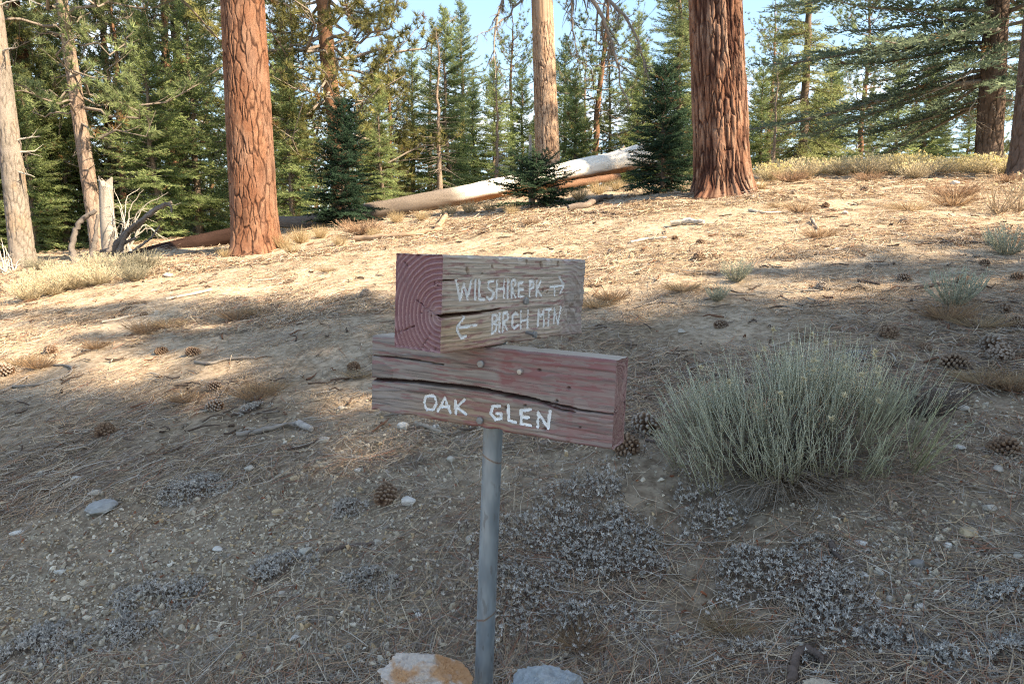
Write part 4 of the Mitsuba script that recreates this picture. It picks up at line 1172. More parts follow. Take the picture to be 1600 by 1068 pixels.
# ---- pine cones
def cone(length, rad, seed, n=96, grey=.5):
    rs = rng(seed)
    i = np.arange(n)
    t = (i + .5) / n
    ang = i * 2.39996 + rs.normal(size=n) * .08
    prof = np.sin(np.pi * (.10 + .84 * t ** .85)) ** .75
    axis_z = (t - .5) * length * .86
    out = np.stack([np.cos(ang), np.sin(ang), 0 * ang], -1)
    tang = np.stack([-np.sin(ang), np.cos(ang), 0 * ang], -1)
    zz = np.array([0, 0, 1.0])
    lean = (-.25 + 1.2 * t)[:, None]
    d = nrm(out + zz * lean)
    nn = np.cross(d, tang)
    r_in, r_out = (rad * .25 * prof)[:, None], (rad * prof * rs.uniform(.88, 1.08, n))[:, None]
    wd = (rad * .40 * (.35 + .65 * prof))[:, None]
    tk = rad * .07
    c0 = zz * axis_z[:, None] + out * r_in
    ln = r_out - r_in
    rows = []
    for s, w, k, lift in ((0, .25, .7, 0), (.72, 1.0, 1.0, .02), (1.0, .55, 1.6, .10), (1.08, .12, .8, .16)):
        m = c0 + d * ln * s + nn * (-ln * lift * .0) - zz * ln * lift * .6
        rows += [m - tang * wd * w * .5 - nn * tk * k, m + tang * wd * w * .5 - nn * tk * k, m + tang * wd * w * .5 + nn * tk * k, m - tang * wd * w * .5 + nn * tk * k]
    v = np.stack(rows, 1)                                             # n, 16, 3
    q = np.array([[a * 4 + j, a * 4 + (j + 1) % 4, a * 4 + 4 + (j + 1) % 4, a * 4 + 4 + j] for a in range(3) for j in range(4)] + [[12, 13, 14, 15]])
    f = np.vstack([q[:, [0, 1, 2]], q[:, [0, 2, 3]]])
    F = (f[None] + (i * 16)[:, None, None]).reshape(-1, 3)
    dark, mid, tip = np.array([.075, .045, .032]), np.array([.19, .125, .085]), lerp((.24, .16, .105), (.34, .30, .26), np.array(grey))
    c = np.stack([dark] * 4 + [mid] * 4 + [tip] * 4 + [tip * .8] * 4)[None] * rs.uniform(.75, 1.2, (n, 1, 1))
    core = trimesh.creation.icosphere(2)
    cv = np.array(core.vertices) * [rad * .5, rad * .5, length * .42]
    return cat([(v.reshape(-1, 3), F, c.reshape(-1, 3)), (cv, np.array(core.faces), np.array([.06, .037, .027]))])


CONES = [cone(.125, .047, 700 + i, grey=g) for i, g in enumerate((.25, .6, .9, .1))]
CONES = [mikit.ply(c[:2], 'matte', False, color=np.clip(c[2], .003, 1)) for c in CONES]
cones = [(603, 773, 46), (80, 547, 24), (335, 633, 30), (165, 671, 36), (302, 549, 22), (333, 604, 24), (1008, 660, 52), (975, 692, 48), (1492, 566, 42), (1563, 556, 46), (1548, 536, 42), (1567, 694, 46), (1388, 517, 36), (1127, 505, 24),
         (571, 457, 20), (552, 573, 24), (1092, 400, 22), (1412, 433, 20), (1357, 414, 14), (1505, 437, 24), (1588, 432, 20), (1567, 480, 26), (1284, 446, 22), (1290, 322, 14), (1148, 297, 12),
         (1350, 297, 12), (6, 578, 30), (252, 548, 20), (1095, 378, 14), (1240, 300, 10), (955, 392, 14), (1055, 372, 12), (1590, 505, 26), (225, 490, 12), (640, 428, 12), (1445, 542, 22), (1538, 410, 16), (420, 470, 12), (1412, 345, 12)]
looks = [('large ' if c[2] > 38 else 'small ' if c[2] < 16 else '') + ('grey brown', 'weathered grey', 'pale grey', 'dark brown')[i % 4] + ' pine cone' for i, c in enumerate(cones)]
names = place_names([c[:2] for c in cones], looks)
for q, (px, py, w) in enumerate(cones):
    rs = rng(720 + q)
    o = ground(px, py + w * .25)
    s = np.clip(w * o[1] / FPX / .118, .55, 1.35)
    a, tip = rs.uniform(0, 6.28), rs.uniform(1.2, 1.75)
    k = thing('pine_cone', names[q], 'pine cone', 'pine cones on the slope')
    M = T().translate([float(v) for v in o + [0, 0, (.034 - .022 * (px * 7 % 10) / 10) * s]]).rotate([0, 0, 1], math.degrees(a)).rotate([0, 1, 0], math.degrees(tip)).rotate([0, 0, 1], float(rs.uniform(0, 360))).scale(float(s))
    scene[k] = {**CONES[q % 4], 'to_world': M}


# ---- sticks and dead wood lying about
def stick(pts, r0, seed, C, r1=None, sides=8, lift=1.0, drop=True, k=18, cap=True, knot=.25, bulge=.35, jit=.12):
    rs = rng(seed)
    P0 = np.array([ground(*p) + [0, 0, r0 * lift] for p in pts]) if drop else np.asarray(pts, float)
    a = np.concatenate([[0], np.cumsum(np.linalg.norm(np.diff(P0, axis=0), axis=1))])
    s = np.linspace(0, 1, k)
    P = np.stack([np.interp(s * a[-1], a, P0[:, i]) for i in range(3)], -1)
    for _ in range(2):
        P[1:-1] = (P[:-2] + 2 * P[1:-1] + P[2:]) / 4
    P[1:-1] += rs.normal(size=(k - 2, 3)) * r0 * jit
    r1 = r0 * .7 if r1 is None else r1
    R = (r0 + (r1 - r0) * s) * (1 + knot * (rs.random(k) - .5))
    if cap:
        P = np.vstack([P[:1], P[:1], P, P[-1:], P[-1:]])
        e = nrm(P[3] - P[2]), nrm(P[-3] - P[-4])
        P[0], P[1] = P[2] - e[0] * r0 * .12, P[2] - e[0] * r0 * .08
        P[-1], P[-2] = P[-3] + e[1] * r1 * .12, P[-3] + e[1] * r1 * .08
        R = np.concatenate([[.001], [R[0] * .86], R, [R[-1] * .86], [.001]])
    v, f, c = tubes(P[None], R[None], sides, C)
    ph_, ax_ = np.tile(np.arange(sides), len(P)) / sides * 6.283, np.repeat(np.arange(len(P)) / len(P), sides) * a[-1]
    nz = noise3(v, 1.2 / r0, 3, seed) if r0 < .03 else noise3(np.stack([np.cos(ph_) * 1.5, np.sin(ph_) * 1.5, ax_ * .28 / r0], -1), 1, 3, seed)
    ctr = np.repeat(P, sides, 0)
    v = v + (v - ctr) * ((nz - .5) * bulge)[:, None]
    tn = noise3(v, .9 / r0, 3, seed + 1) if r0 < .03 else noise3(np.stack([np.cos(ph_) * 3, np.sin(ph_) * 3, ax_ * .35 / r0], -1), 1, 3, seed + 1)
    return v, f, c * (.5 + 1.0 * tn)[:, None]


GREY, PALE, DARK, BROWN = (.25, .225, .20), (.50, .45, .38), (.13, .10, .085), (.22, .13, .085)
sticks = [([(370, 684), (400, 678), (440, 669), (470, 664)], .015, GREY, 'thick grey stick lying left of the lower board'), ([(467, 667), (487, 677)], .021, (.36, .33, .30), 'short sawn grey piece of branch at the end of the thick stick'),
          ([(305, 568), (330, 571), (352, 563), (398, 561)], .013, GREY, 'grey stick in the shade under the pale grass at mid left'), ([(20, 606), (60, 604), (104, 590), (116, 580), (106, 572), (84, 572)], .011, GREY, 'hooked grey stick near the left edge'),
          ([(-8, 618), (18, 607), (44, 590)], .012, GREY, 'straight grey stick crossing the hooked one at the left edge'), ([(510, 864), (545, 854), (586, 851)], .0075, DARK, 'dark curved stick left of the post'),
          ([(1298, 855), (1304, 870), (1317, 881)], .011, DARK, 'short dark stick in the gravel below the shrub'), ([(1500, 890), (1540, 896)], .006, DARK, 'thin dark twig in the gravel at the right'),
          ([(1048, 354), (1075, 350), (1100, 351)], .035, PALE, 'bleached branch piece in the sun in front of the thickest trunk'), ([(985, 381), (1010, 376), (1042, 374)], .02, PALE, 'thin bleached stick in the sun beyond the sign'),
          ([(555, 378), (600, 374), (645, 371), (690, 362)], .05, (.30, .22, .16), 'weathered brown branch lying in the dry grass near the young fir'), ([(684, 361), (692, 348), (699, 336)], .055, (.33, .24, .17), 'upright splintered chunk of wood beyond the sign'),
          ([(888, 331), (915, 326), (945, 312), (957, 312)], .06, (.17, .14, .12), 'dark broken slab of wood in front of the white log'), ([(912, 335), (945, 333), (962, 337)], .02, DARK, 'dark thin branch in front of the broken slab'),
          ([(1170, 330), (1195, 335), (1230, 333)], .018, PALE, 'pale stick right of the thickest trunk in the sun'), ([(1268, 345), (1278, 360)], .018, (.34, .28, .23), 'short stick pointing down slope at the upper right'),
          ([(260, 470), (300, 462), (330, 455)], .018, PALE, 'bleached stick in the sun at mid left'), ([(160, 505), (200, 497), (232, 490)], .013, PALE, 'pale stick at the edge of the shade at left'),
          ([(600, 716), (630, 715)], .007, DARK, 'short dark twig in the gravel under the lower board'), ([(620, 965), (650, 958)], .008, (.25, .2, .15), 'flat brown twig left of the foot of the post'),
          ([(1100, 470), (1135, 462), (1180, 462)], .010, GREY, 'grey twig in the shade beyond the shrub'), ([(1430, 452), (1470, 447), (1500, 452)], .014, DARK, 'dark branch in the shade band at the right'),
          ([(1340, 440), (1375, 446)], .012, DARK, 'short dark stick beyond the shrub at the right'), ([(1005, 478), (1030, 473), (1060, 476)], .009, GREY, 'thin grey twig right of the upper board'),
          ([(650, 665), (672, 672), (690, 681)], .014, (.30, .26, .21), 'pale root end showing under the lower board'), ([(400, 440), (440, 436)], .012, PALE, 'pale twig in the sun in front of the orange trunk'),
          ([(1440, 382), (1500, 378), (1550, 384)], .012, DARK, 'long dark twig at the right in the sun'), ([(1010, 690), (1040, 698)], .008, DARK, 'dark twig beside the cones at the right end of the board')]
for q, (pts, r, C, text) in enumerate(sticks):
    k = thing('stick', text, 'stick', 'sticks on the ground')
    add(k, stick(pts, r, 800 + q, C), 'matte', True)
k = thing('branch', 'dark forked branch at the bottom edge left of the flat tan rock', 'branch')
add(k, cat([stick([(1236, 1080), (1242, 1040), (1252, 1028), (1268, 1024)], .013, 831, DARK, lift=1.6), stick([(1262, 1028), (1276, 1032), (1287, 1046)], .012, 832, DARK, lift=1.4)]), 'matte', True)

# ---- the white fallen log
LOG = [(452, 350, 14.9, .13), (540, 337, 15.0, .17), (640, 320, 15.2, .20), (730, 303, 15.5, .205), (820, 285, 15.9, .23), (900, 267, 16.2, .25), (985, 250, 16.5, .275)]
lp = np.array([at(a, b, d) for a, b, d, _ in LOG])
s = np.linspace(0, 1, 90)
sa = np.linspace(0, 1, len(LOG))
P = np.stack([np.interp(s, sa, lp[:, i]) for i in range(3)], -1)
R = np.interp(s, sa, [l[3] for l in LOG])
v, f, c = tubes(P[None], R[None], 36)
ctr = np.repeat(P, 36, 0)
st = np.repeat(s, 36)
ph = np.tile(np.arange(36), 90) / 36 * 6.283
gr = noise3(np.stack([np.cos(ph) * 3, np.sin(ph) * 3, st * 14], -1), 1, 3, 841)
v = v + (v - ctr) * ((gr - .5) * .22 - .04 * sstep(.6, .8, noise3(np.stack([ph * 2, st * 3, st * 0], -1), 1, 2, 842)))[:, None]
jag = (noise3(np.stack([ph, ph * 0, ph * 0], -1), 1.3, 3, 843)) * 1.1
v = v + np.array([1, .1, .35]) * (sstep(.955, 1, st) * (jag - .25))[:, None] - np.array([1, 0, -.1]) * (sstep(.03, 0, st) * jag)[:, None]
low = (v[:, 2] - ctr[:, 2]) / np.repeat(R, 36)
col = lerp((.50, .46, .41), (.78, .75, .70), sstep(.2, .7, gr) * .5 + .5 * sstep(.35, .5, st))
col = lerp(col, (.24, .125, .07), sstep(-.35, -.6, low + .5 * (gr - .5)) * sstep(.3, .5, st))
col = lerp(col, (.115, .09, .075), sstep(.52, .44, st) * .88)  # shade of the nearby trees painted into the colour of the log's left part
k = thing('fallen_log', 'long bleached white log lying across the crest between the trunks', 'log')
ends = [(P[-1] + [.05, 0, .02], 89), (P[0], 0)]
fv, ff, fc = [v], [f], [col]
n0 = len(v)
for o, row in ends:
    ring = np.arange(36) + row * 36
    fv.append(o[None] + [[0, 0, 0]])
    fc.append(np.array([[.33, .24, .16]]))
    ff.append(np.stack([ring, np.roll(ring, -1), np.full(36, n0)], -1) if row else np.stack([np.roll(ring, -1), ring, np.full(36, n0)], -1))
    n0 += 1
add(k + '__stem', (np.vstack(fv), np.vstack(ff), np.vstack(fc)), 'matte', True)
for q, (pts, r) in enumerate((([(985, 245, 16.4), (998, 232, 16.4), (1006, 220, 16.35)], .07), ([(968, 238, 16.4), (976, 228, 16.4)], .05))):
    add(key_for(k + '__branch_stub'), stick([at(*p) for p in pts], r, 850 + q, (.55, .47, .38), r1=.02, drop=False), 'matte', True)
k = thing('fallen_log', 'thin brown barked log lying under the white log', 'log')
add(k, stick([at(872, 291, 15.4), at(915, 284, 15.6), at(968, 276, 15.8)], .085, 853, BROWN, r1=.08, drop=False, sides=14, knot=.06, bulge=.14, jit=.02), 'matte', True)

# ---- dead wood at the left: brown log, upturned roots, stump, pale brush
k = thing('fallen_log', 'reddish brown rotten log at the left behind the dry grass', 'log')
add(k, stick([at(150, 418, 13.2), at(230, 398, 13.3), at(300, 381, 13.4), at(375, 366, 13.5)], .14, 861, (.045, .028, .023), r1=.16, drop=False, sides=22, k=40, knot=.015, bulge=.22, jit=.015), 'matte', True)
k = thing('root_tangle', 'tangle of dark grey upturned dead roots left of the orange trunk', 'dead roots')
for q, (pts, r0, r1) in enumerate((([(118, 418), (112, 380), (124, 345), (150, 328)], .075, .035), ([(140, 415), (148, 375), (153, 335)], .06, .03), ([(165, 412), (186, 375), (222, 345), (256, 318), (268, 316)], .085, .035),
                                   ([(258, 318), (268, 322), (268, 332)], .03, .015), ([(180, 405), (198, 362), (218, 345)], .055, .03), ([(100, 420), (135, 400), (185, 385), (212, 372)], .05, .03), ([(150, 412), (170, 392), (178, 362)], .05, .025),
                                   ([(205, 395), (236, 372), (250, 352)], .03, .012))):
    add(key_for(k + '__root'), stick([at(a, b, 12.9 + .12 * (q % 3)) for a, b in pts], r0, 870 + q, (.15, .135, .125), r1=r1, drop=False, sides=9, knot=.3, k=24), 'matte', True)
k = thing('stump', 'broken grey snag standing behind the tangle of roots', 'stump')
x, y = xy(176, 15.0)
b = on_ground(x, y, -.1)
sv, sf, sc_ = stick([b, b + [.01, 0, .7], b + [.04, 0, at(178, 288, 15.0)[2] - b[2]]], .15, 885, (.29, .265, .24), r1=.13, drop=False, sides=22, k=40, knot=.01, bulge=.16, jit=.01)
top = sv[:, 2] > sv[:, 2].max() - .06
sv[top, 2] += rng(887).uniform(-.16, .14, 22)[np.arange(len(sv))[top] % 22] * np.minimum(1, np.hypot(sv[top, 0] - sv[top, 0].mean(), sv[top, 1] - sv[top, 1].mean()) / .08)
add(k, (sv, sf, sc_), 'matte', 40 if False else True)
k = thing('dead_brush', 'spray of thin bleached dead branches arching beside the grey snag', 'dead branches')
rs = rng(886)
for q in range(22):
    e = at(rs.uniform(165, 285), rs.uniform(285, 395), 14.2 + rs.uniform(-.4, .4))
    o = at(196 + rs.uniform(-12, 12), 400, 14.1)
    m = (o + e) / 2 + [0, 0, rs.uniform(.25, .6)]
    add(key_for(k + '__branch'), dead_limb([o, m, e], .02, 890 + q, 3, .3, .1, C=(.42, .39, .35), gen=1), 'matte', True)
k = thing('dead_brush', 'bleached dead branches low at the left edge by the grey trunk', 'dead branches')
for q in range(9):
    o = at(rs.uniform(-10, 30), rs.uniform(425, 440), 12.9)
    e = o + np.array([rs.uniform(-.5, .5), rs.uniform(-.3, .3), rs.uniform(.2, .75)])
    add(key_for(k + '__branch'), dead_limb([o, (o + e) / 2 + [0, 0, .12], e], .02, 905 + q, 3, .3, .1, C=(.45, .42, .38), gen=1), 'matte', True)

# ---- dead standing firs
proto('dead_fir', fir(141, 7.2, .12, .8, 1.0, gap=.22, per=6, dens=.02, bark=(.25, .195, .155), ragged=.5, droop=.3))
for px, away, s, text in ((690, 19.6, .70, 'dead fir with a bare brown grey top among the green firs'), (776, 20.5, .58, 'small bleached dead fir left of the pale middle trunk'), (1198, 21.0, .5, 'small bleached dead tree right of the thickest trunk')):
    x, y = xy(px, away)
    key = thing('dead_tree', text, 'dead tree')
    for part, p in zip(('trunk', 'branches'), PROTO['dead_fir']):
        scene[f'{key}__{part}'] = {**p, 'to_world': xf(px * .1, s, on_ground(x, y, -.05))}
key = thing('dead_tree', 'thin grey dead stem rising out of the low bushy young fir', 'dead tree')
b = on_ground(*xy(829, 13.3))
add(key, stick([b, b + [-.01, 0, .5], b + [-.02, 0, at(828, 216, 13.3)[2] - b[2]]], .05, 920, (.33, .30, .27), r1=.03, drop=False), 'matte', True)

# ---------------------------------------------------------------- shrubs and grasses
def stems(o, n, rs, h, spread, lean=.9, k=6, r=.0013, base_r=.05, ca=(.30, .33, .28), cb=(.22, .20, .15), up=.5, stretch=(1, 1)):
    """n shoots from a root spreading and bending upward; returns curves and the tube mesh"""
    a = rs.uniform(0, 2 * np.pi, n)
    q = np.sqrt(rs.random(n))
    tilt = q * lean
    hh = h * rs.uniform(.55, 1.0, n) * (1 - .18 * q)
    s = np.linspace(0, 1, k)[None]
    rad = base_r * q[:, None] * .6 + spread * q[:, None] * (s ** (1 - .35 * up)) * rs.uniform(.8, 1.1, n)[:, None]
    zz = hh[:, None] * (s * (1 - .25 * tilt[:, None]) + .25 * tilt[:, None] * s ** 2)
    wob = np.cumsum(rs.normal(size=(n, k, 2)) * .012, 1) * h / .5
    P = np.stack([o[0] + np.cos(a)[:, None] * rad * stretch[0] + wob[..., 0], o[1] + np.sin(a)[:, None] * rad * stretch[1] + wob[..., 1], o[2] + zz], -1)
    C = lerp(cb, ca, np.broadcast_to(s, (n, k)) ** .7) * rs.uniform(.75, 1.2, (n, 1, 1))
    return P, tubes(P, r * (1.35 - .85 * s) * np.ones((n, 1)), 3, C)


def stem_leaves(P, per, rs, ln, wd, ca, cb, s0=.3):
    n = len(P)
    b = np.repeat(np.arange(n), per)
    u = rs.uniform(s0, 1, len(b))
    o, t = along(P, b, u)
    d = nrm(t * .9 + rs.normal(size=t.shape) * .45)
    c = lerp(cb, ca, u) * rs.uniform(.75, 1.25, (len(b), 1))
    return needle_tris(o, d, ln * rs.uniform(.6, 1.2, len(b)), wd, c, rs)


def flower_heads(P, idx, rs, size, c, per=9):
    tip = P[idx, -1]
    g = np.repeat(np.arange(len(idx)), per)
    d = nrm(rs.normal(size=(len(g), 3)) + [0, 0, .8])
    return needle_tris(tip[g], d, size * rs.uniform(.6, 1.2, len(g)), size * .5, np.asarray(c) * rs.uniform(.75, 1.2, (len(g), 1)), rs)


# ---- the big grey green shrub: woody branches lying out from the root, upright shoots rising from them
rs = rng(1000)
shrub = thing('shrub', 'wide grey green shrub of fine upright stems right of the sign', 'shrub')
O = ground(1238, 735)
n = 330
a, q = rs.uniform(0, 2 * np.pi, n), np.sqrt(rs.random(n))
nxy = np.stack([O[0] + np.cos(a) * q * .47, O[1] + .04 + np.sin(a) * q * .40], -1)
front = (np.sin(a) < -.2) & (np.abs(np.cos(a)) < .55)
hz = .20 * (1 - .75 * q ** 2) + rs.uniform(-.02, .05, n)
hz = np.where(front, np.maximum(hz, .13), hz)
node = np.stack([nxy[:, 0], nxy[:, 1], H(nxy[:, 0], nxy[:, 1]) + np.clip(hz, .015, .3)], -1)
ks = np.linspace(0, 1, 6)[None, :, None]
root = O + np.stack([rs.normal(size=n) * .04, rs.normal(size=n) * .04, np.full(n, -.01)], -1)
WP = root[:, None] * (1 - ks) + node[:, None] * ks
WP[..., 2] += .05 * np.sin(ks[..., 0] * np.pi) * rs.uniform(-.4, 1, (n, 1))
WP[:, 1:-1] += rs.normal(size=(n, 4, 3)) * .012
WP[..., 2] = np.maximum(WP[..., 2], H(WP[..., 0], WP[..., 1]) + .004)
wood = tubes(WP, .0038 * (1.2 - .7 * ks[..., 0]) * rs.uniform(.6, 1.3, (n, 1)), 4, np.array([.20, .165, .13]) * rs.uniform(.6, 1.3, (n, 1, 1)))
per = rs.integers(2, 8, n)
w = np.repeat(np.arange(n), per)
m = len(w)
d = np.stack([np.cos(a)[w] * q[w] * .62, np.sin(a)[w] * q[w] * .5, np.ones(m)], -1) + rs.normal(size=(m, 3)) * [.26, .26, .1] + [-.06, 0, 0]
d = nrm(d)
ln = (.30 - .10 * q[w] ** 2) * rs.uniform(.45, 1.0, m) * rs.uniform(.7, 1.2, n)[w] * (.55 + .9 * noise3(node, 5.5, 2, 77))[w]
ks = np.linspace(0, 1, 6)[None, :, None]
SPn = node[w][:, None] + rs.normal(size=(m, 1, 3)) * .012 + d[:, None] * ln[:, None, None] * ks + np.array([0, 0, 1.]) * (ln * .10)[:, None, None] * ks ** 2 + np.cumsum(rs.normal(size=(m, 6, 3)) * .004, 1) * ks
east = sstep(.0, .40, SPn[:, 0, 0] - O[0]) * sstep(.0, -.25, SPn[:, 0, 1] - O[1])
olive, grey = np.array([.34, .36, .15]), np.array([.54, .55, .43])
tipc = lerp(grey, olive * 1.25, east * .75)
tonev = rs.uniform(.6, 1.35, (m, 1))
SC = lerp(np.broadcast_to(np.array([.17, .15, .10]), (m, 6, 3)), np.broadcast_to(tipc[:, None], (m, 6, 3)), np.broadcast_to(np.clip(ks[..., 0] * 1.3, 0, 1), (m, 6))) * tonev[:, None]
shoots = tubes(SPn, .0015 * (1.15 - .75 * ks[..., 0]) * rs.uniform(.7, 1.25, (m, 1)), 3, SC)
add(shrub + '__stems', cat([wood, shoots]), 'matte', True)
lv = stem_leaves(SPn, 7, rs, .026, .0026, (.40, .41, .30), (.24, .23, .12), .05)
add(shrub + '__leaves', lv, 'leaf')
hi = np.argsort(-(SPn[:, -1, 2] + .25 * SPn[:, -1, 1] * 0 - .25 * np.abs(SPn[:, -1, 0] - O[0] - .08)))[:700]
for q_ in rs.choice(hi, 34, replace=False):
    add(key_for(shrub + '__flower_head'), flower_heads(SPn, [q_], rs, .017, (.66, .60, .42), 22), 'leaf')
o = ground(1215, 775)
dry = []
for q in range(46):
    a = rs.uniform(-2.9, -.2)
    l = rs.uniform(.12, .34)
    e = o + np.array([math.cos(a) * l * 1.25, math.sin(a) * l * .55, 0])
    e[2] = H(e[0], e[1]) + rs.uniform(.0, .02)
    dry.append(dead_limb([o + rs.normal(size=3) * .03 + [0, 0, .09], (o + e) / 2 + [0, 0, rs.uniform(.03, .1)], e], rs.uniform(.0018, .0035), 1010 + q, 4, .07, .2, C=(.25, .215, .18), gen=1))
add(shrub + '__dry_branches', cat(dry), 'matte', True)
rs = rng(1060)
k = thing('shrub', 'small dark twiggy dead shrub against the right side of the big grey green shrub', 'dead shrub')
o = ground(1440, 650)
P, m = stems(o, 120, rs, .20, .20, 1.2, r=.0013, ca=(.12, .10, .085), cb=(.08, .065, .055))
add(k, m, 'matte', True)


# ---- prototypes of the smaller plants
def brush_proto(name, n, h, sp, col, base, flower=None, leaf=(.03, .006), seed=0, r=.003, per=10, fsize=.035):
    rs = rng(seed)
    P, m = stems(np.zeros(3), n, rs, h, sp, 1.0, r=r, ca=col, cb=base)
    l = stem_leaves(P, per, rs, leaf[0], leaf[1], col, base, .2)
    parts = {'stems': mikit.ply(m[:2], 'matte', True, color=np.clip(m[2], .003, 1)), 'leaves': mikit.ply(l[:2], 'leaf', False, color=np.clip(l[2], .003, 1))}
    if flower:
        fl = flower_heads(P, np.arange(0, n, 2), rs, fsize, flower, 8)
        parts['flowers'] = mikit.ply(fl[:2], 'leaf', False, color=np.clip(fl[2], .003, 1))
    PROTO[name] = parts


def set_plant(name, kind, px, py, s, label, cat_, group=None, away=None, dz=0.0):
    k = thing(name, label, cat_, group)
    o = ground(px, py) if away is None else on_ground(*xy(px, away))
    M = xf(px * 1.7, s, o + [0, 0, dz])
    for p, d in PROTO[kind].items():
        scene[f'{k}__{p}'] = {**d, 'to_world': M}
        if p == 'flowers':
            labels[f'{k}__{p}'] = {'kind': 'stuff'}
    return k


brush_proto('flowering_a', 200, .50, .42, (.60, .55, .38), (.44, .37, .25), (.74, .66, .34), seed=1101, leaf=(.05, .008))
brush_proto('flowering_b', 170, .42, .46, (.62, .56, .42), (.46, .38, .27), (.72, .66, .42), seed=1102, leaf=(.05, .008))
brush_proto('straw_brush', 190, .42, .36, (.66, .60, .45), (.46, .39, .27), (.68, .62, .44), seed=1103, leaf=(.05, .007), fsize=.025)
brush_proto('grey_brush', 170, .40, .34, (.34, .33, .25), (.26, .22, .16), seed=1104, leaf=(.045, .007))
brush_proto('pink_brush', 170, .20, .30, (.38, .27, .19), (.29, .20, .14), seed=1105, leaf=(.03, .005), r=.002)
brush_proto('sage', 70, .24, .15, (.40, .43, .34), (.30, .28, .2), seed=1106, leaf=(.022, .006), per=16, r=.0022)
brush_proto('seed_stalks', 26, .48, .22, (.46, .38, .27), (.34, .26, .18), (.50, .41, .28), seed=1107, leaf=(.03, .006), per=5, r=.003, fsize=.028)


def grass_proto(name, n, h, sp, ca, cb, seed, w=.0035):
    rs = rng(seed)
    P, _ = stems(np.zeros(3), n, rs, h, sp, 1.1, k=5, base_r=.08)
    P[:, -1, 2] -= h * .12 * rs.random(n)
    c = lerp(cb, ca, rs.random(n)) * rs.uniform(.8, 1.15, (n, 1))
    m = blades(P, np.array([1, .9, .75, .5, .15])[None] * w, c, rs)
    PROTO[name] = {'blades': mikit.ply(m[:2], 'leaf', False, color=np.clip(m[2], .003, 1))}


grass_proto('straw_grass', 260, .34, .22, (.60, .50, .32), (.44, .34, .2), 1111, .005)
grass_proto('dead_grass', 230, .16, .20, (.36, .25, .15), (.24, .165, .11), 1112, .0038)
grass_proto('low_grass', 200, .12, .22, (.42, .33, .21), (.30, .22, .14), 1113, .004)

rs = rng(1120)
row = [(1195, 283, 14.0), (1222, 276, 15.0), (1250, 280, 14.2), (1275, 272, 15.4), (1300, 279, 14.6), (1322, 270, 15.6), (1345, 277, 14.4), (1372, 274, 15.2), (1398, 278, 14.3), (1425, 272, 15.5), (1452, 279, 14.0), (1478, 276, 15.0), (1503, 281, 13.8), (1530, 278, 14.6), (1556, 283, 13.6), (1582, 280, 14.2), (1604, 285, 13.2), (1238, 270, 16.2), (1360, 268, 16.2), (1490, 270, 16.0), (1560, 272, 15.6), (1415, 284, 13.2)]
order = ('first', 'second', 'third', 'fourth', 'fifth', 'sixth', 'seventh', 'eighth', 'ninth', 'tenth', 'eleventh', 'twelfth', 'thirteenth', 'fourteenth', 'fifteenth', 'sixteenth', 'seventeenth', 'eighteenth', 'nineteenth', 'twentieth', 'twenty first', 'twenty second')
for q, (px, py, away) in enumerate(sorted(row)):
    set_plant('flowering_shrub', ('flowering_a', 'flowering_b')[q % 2], px, py, rs.uniform(.8, 1.12), f'pale yellow flowering shrub along the crest, {order[q]} from the thickest trunk', 'shrub', 'pale flowering shrubs along the crest', away=away)
for px, away, s, text in ((1225, 13.4, 1.2, 'reddish low brush beside the thickest trunk'), (1345, 13.0, 1.0, 'reddish low brush in front of the flowering shrubs'), (1560, 12.0, 1.0, 'reddish low brush near the right edge'), (1480, 9.6, 1.3, 'reddish brown brush in the shadow at upper right')):
    set_plant('low_brush', 'pink_brush', px, 0, s, text, 'low brush', 'reddish low brush', away=away)
set_plant('low_brush', 'pink_brush', 566, 368, 1.6, 'reddish low brush at the foot of the young fir', 'low brush', 'reddish low brush')
for px, py, s, text in ((45, 470, .8, 'pale straw brush at the left edge, first from the left'), (80, 462, .9, 'pale straw brush at the left, second from the left edge'), (118, 452, .85, 'tall pale straw brush at the left, third from the left edge'), (155, 446, .8, 'pale straw brush at the left next to the grey brush'),
                        (100, 440, .8, 'straw brush behind the pale brush at the left'), (60, 448, .75, 'straw brush in the second row at the left edge'), (150, 428, .9, 'straw brush under the dead roots')):
    set_plant('dry_brush', 'straw_brush', px, py, s, text, 'dry brush', 'pale dry brush at the left')
for px, py, s, text in ((190, 432, 1.0, 'grey green dry brush in front of the dead roots'), (225, 424, 1.0, 'grey green dry brush in front of the rotten log'), (208, 440, .8, 'small grey brush right of the straw brush')):
    set_plant('dry_brush', 'grey_brush', px, py, s, text, 'dry brush', 'grey dry brush at the left')
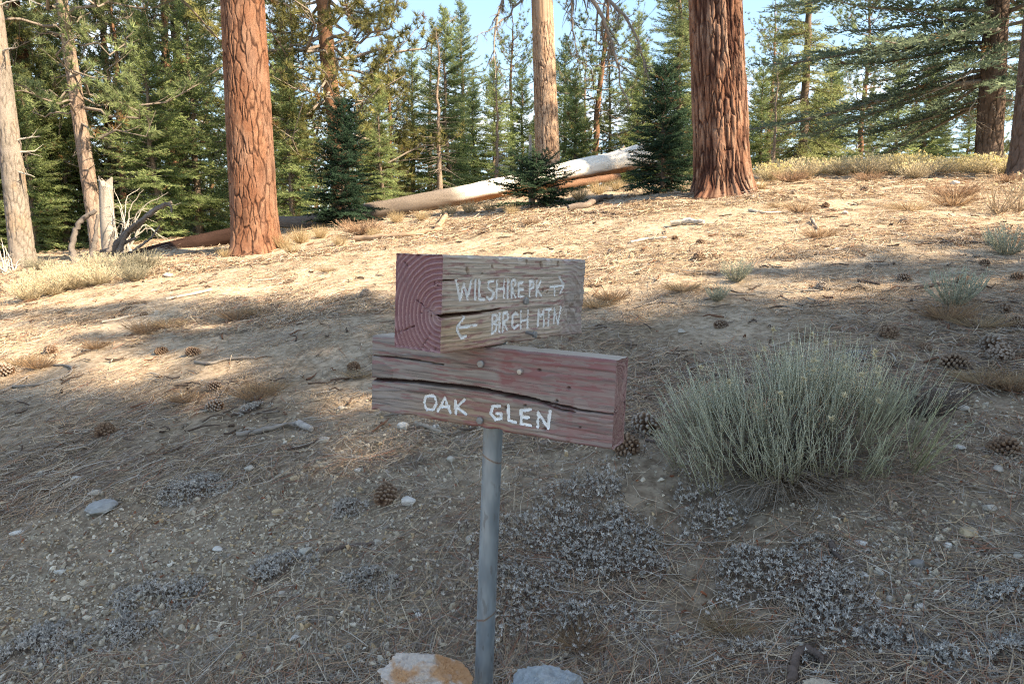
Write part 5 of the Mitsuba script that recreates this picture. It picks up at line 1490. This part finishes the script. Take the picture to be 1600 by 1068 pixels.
for px, py, s, text in ((440, 388, 1.0, 'straw grass at the right foot of the orange trunk'), (470, 380, 1.1, 'straw grass right of the orange trunk, farther along'), (500, 372, .9, 'straw grass left of the young fir'), (455, 396, .7, 'low straw grass in front of the orange trunk'), (350, 402, .6, 'straw grass at the left foot of the orange trunk'),
                        (700, 338, 1.0, 'straw grass in front of the white log left of the bushy fir'), (735, 333, 1.1, 'straw grass under the white log'), (765, 330, .9, 'straw grass left of the bushy young fir'), (905, 312, 1.1, 'straw grass right of the bushy young fir'), (935, 304, 1.1, 'straw grass under the raised log end'),
                        (965, 298, 1.0, 'straw grass left of the fir by the thickest trunk'), (620, 348, .9, 'straw grass between the young fir and the log'), (660, 345, .8, 'straw grass at the grey part of the log'), (1188, 296, .7, 'straw grass at the right foot of the thickest trunk'), (800, 336, .7, 'straw grass at the foot of the bushy young fir'), (530, 384, .7, 'straw grass below the reddish brush'), (585, 372, .7, 'straw grass right of the reddish brush')):
    set_plant('grass_tuft', 'straw_grass', px, py, s, text, 'dry grass', 'straw grass tufts')
dead = [(225, 520, 1.0), (262, 512, 1.1), (370, 500, 1.1), (405, 492, .9), (400, 625, .9), (418, 612, .8), (290, 628, .7), (930, 480, 1.0), (955, 470, .9), (1420, 330, 1.4), (1490, 322, 1.5), (1220, 325, 1.0), (1250, 332, 1.1), (560, 590, .6), (905, 1010, .5), (1135, 985, .45), (1580, 610, .8), (1540, 600, .9), (60, 575, .9), (30, 570, .8), (1480, 500, 1.0), (1530, 512, .9), (700, 435, .8), (1065, 455, .9), (1280, 372, 1.0), (1010, 330, .8), (830, 352, .8), (510, 425, .8), (150, 545, .8)]
names = place_names([d[:2] for d in dead], ['brown dead grass'] * len(dead))
for q, (px, py, s) in enumerate(dead):
    set_plant('grass_tuft', ('dead_grass', 'low_grass')[q % 2], px, py, s, names[q], 'dead grass', 'brown dead grass tufts')
for px, py, s, text in ((1490, 478, 1.15, 'small grey green sagebrush below the dark cones at the right'), (1150, 440, .9, 'small grey sagebrush in the shade beyond the big shrub'), (1573, 398, 1.2, 'grey sagebrush at the right edge'), (1120, 470, .6, 'tiny grey sagebrush just beyond the big shrub')):
    set_plant('sagebrush', 'sage', px, py, s, text, 'sagebrush', 'small sagebrush plants')
for px, py, s, text in ((1560, 335, 1.2, 'dry plant with pale seed heads at upper right'), (1590, 332, 1.0, 'dry seed stalks at the right edge')):
    set_plant('dry_plant', 'seed_stalks', px, py, s, text, 'dry plant')
set_plant('shrub', 'grey_brush', 62, 425, .8, 'dark green low shrub by the grey trunk at the left edge', 'shrub')
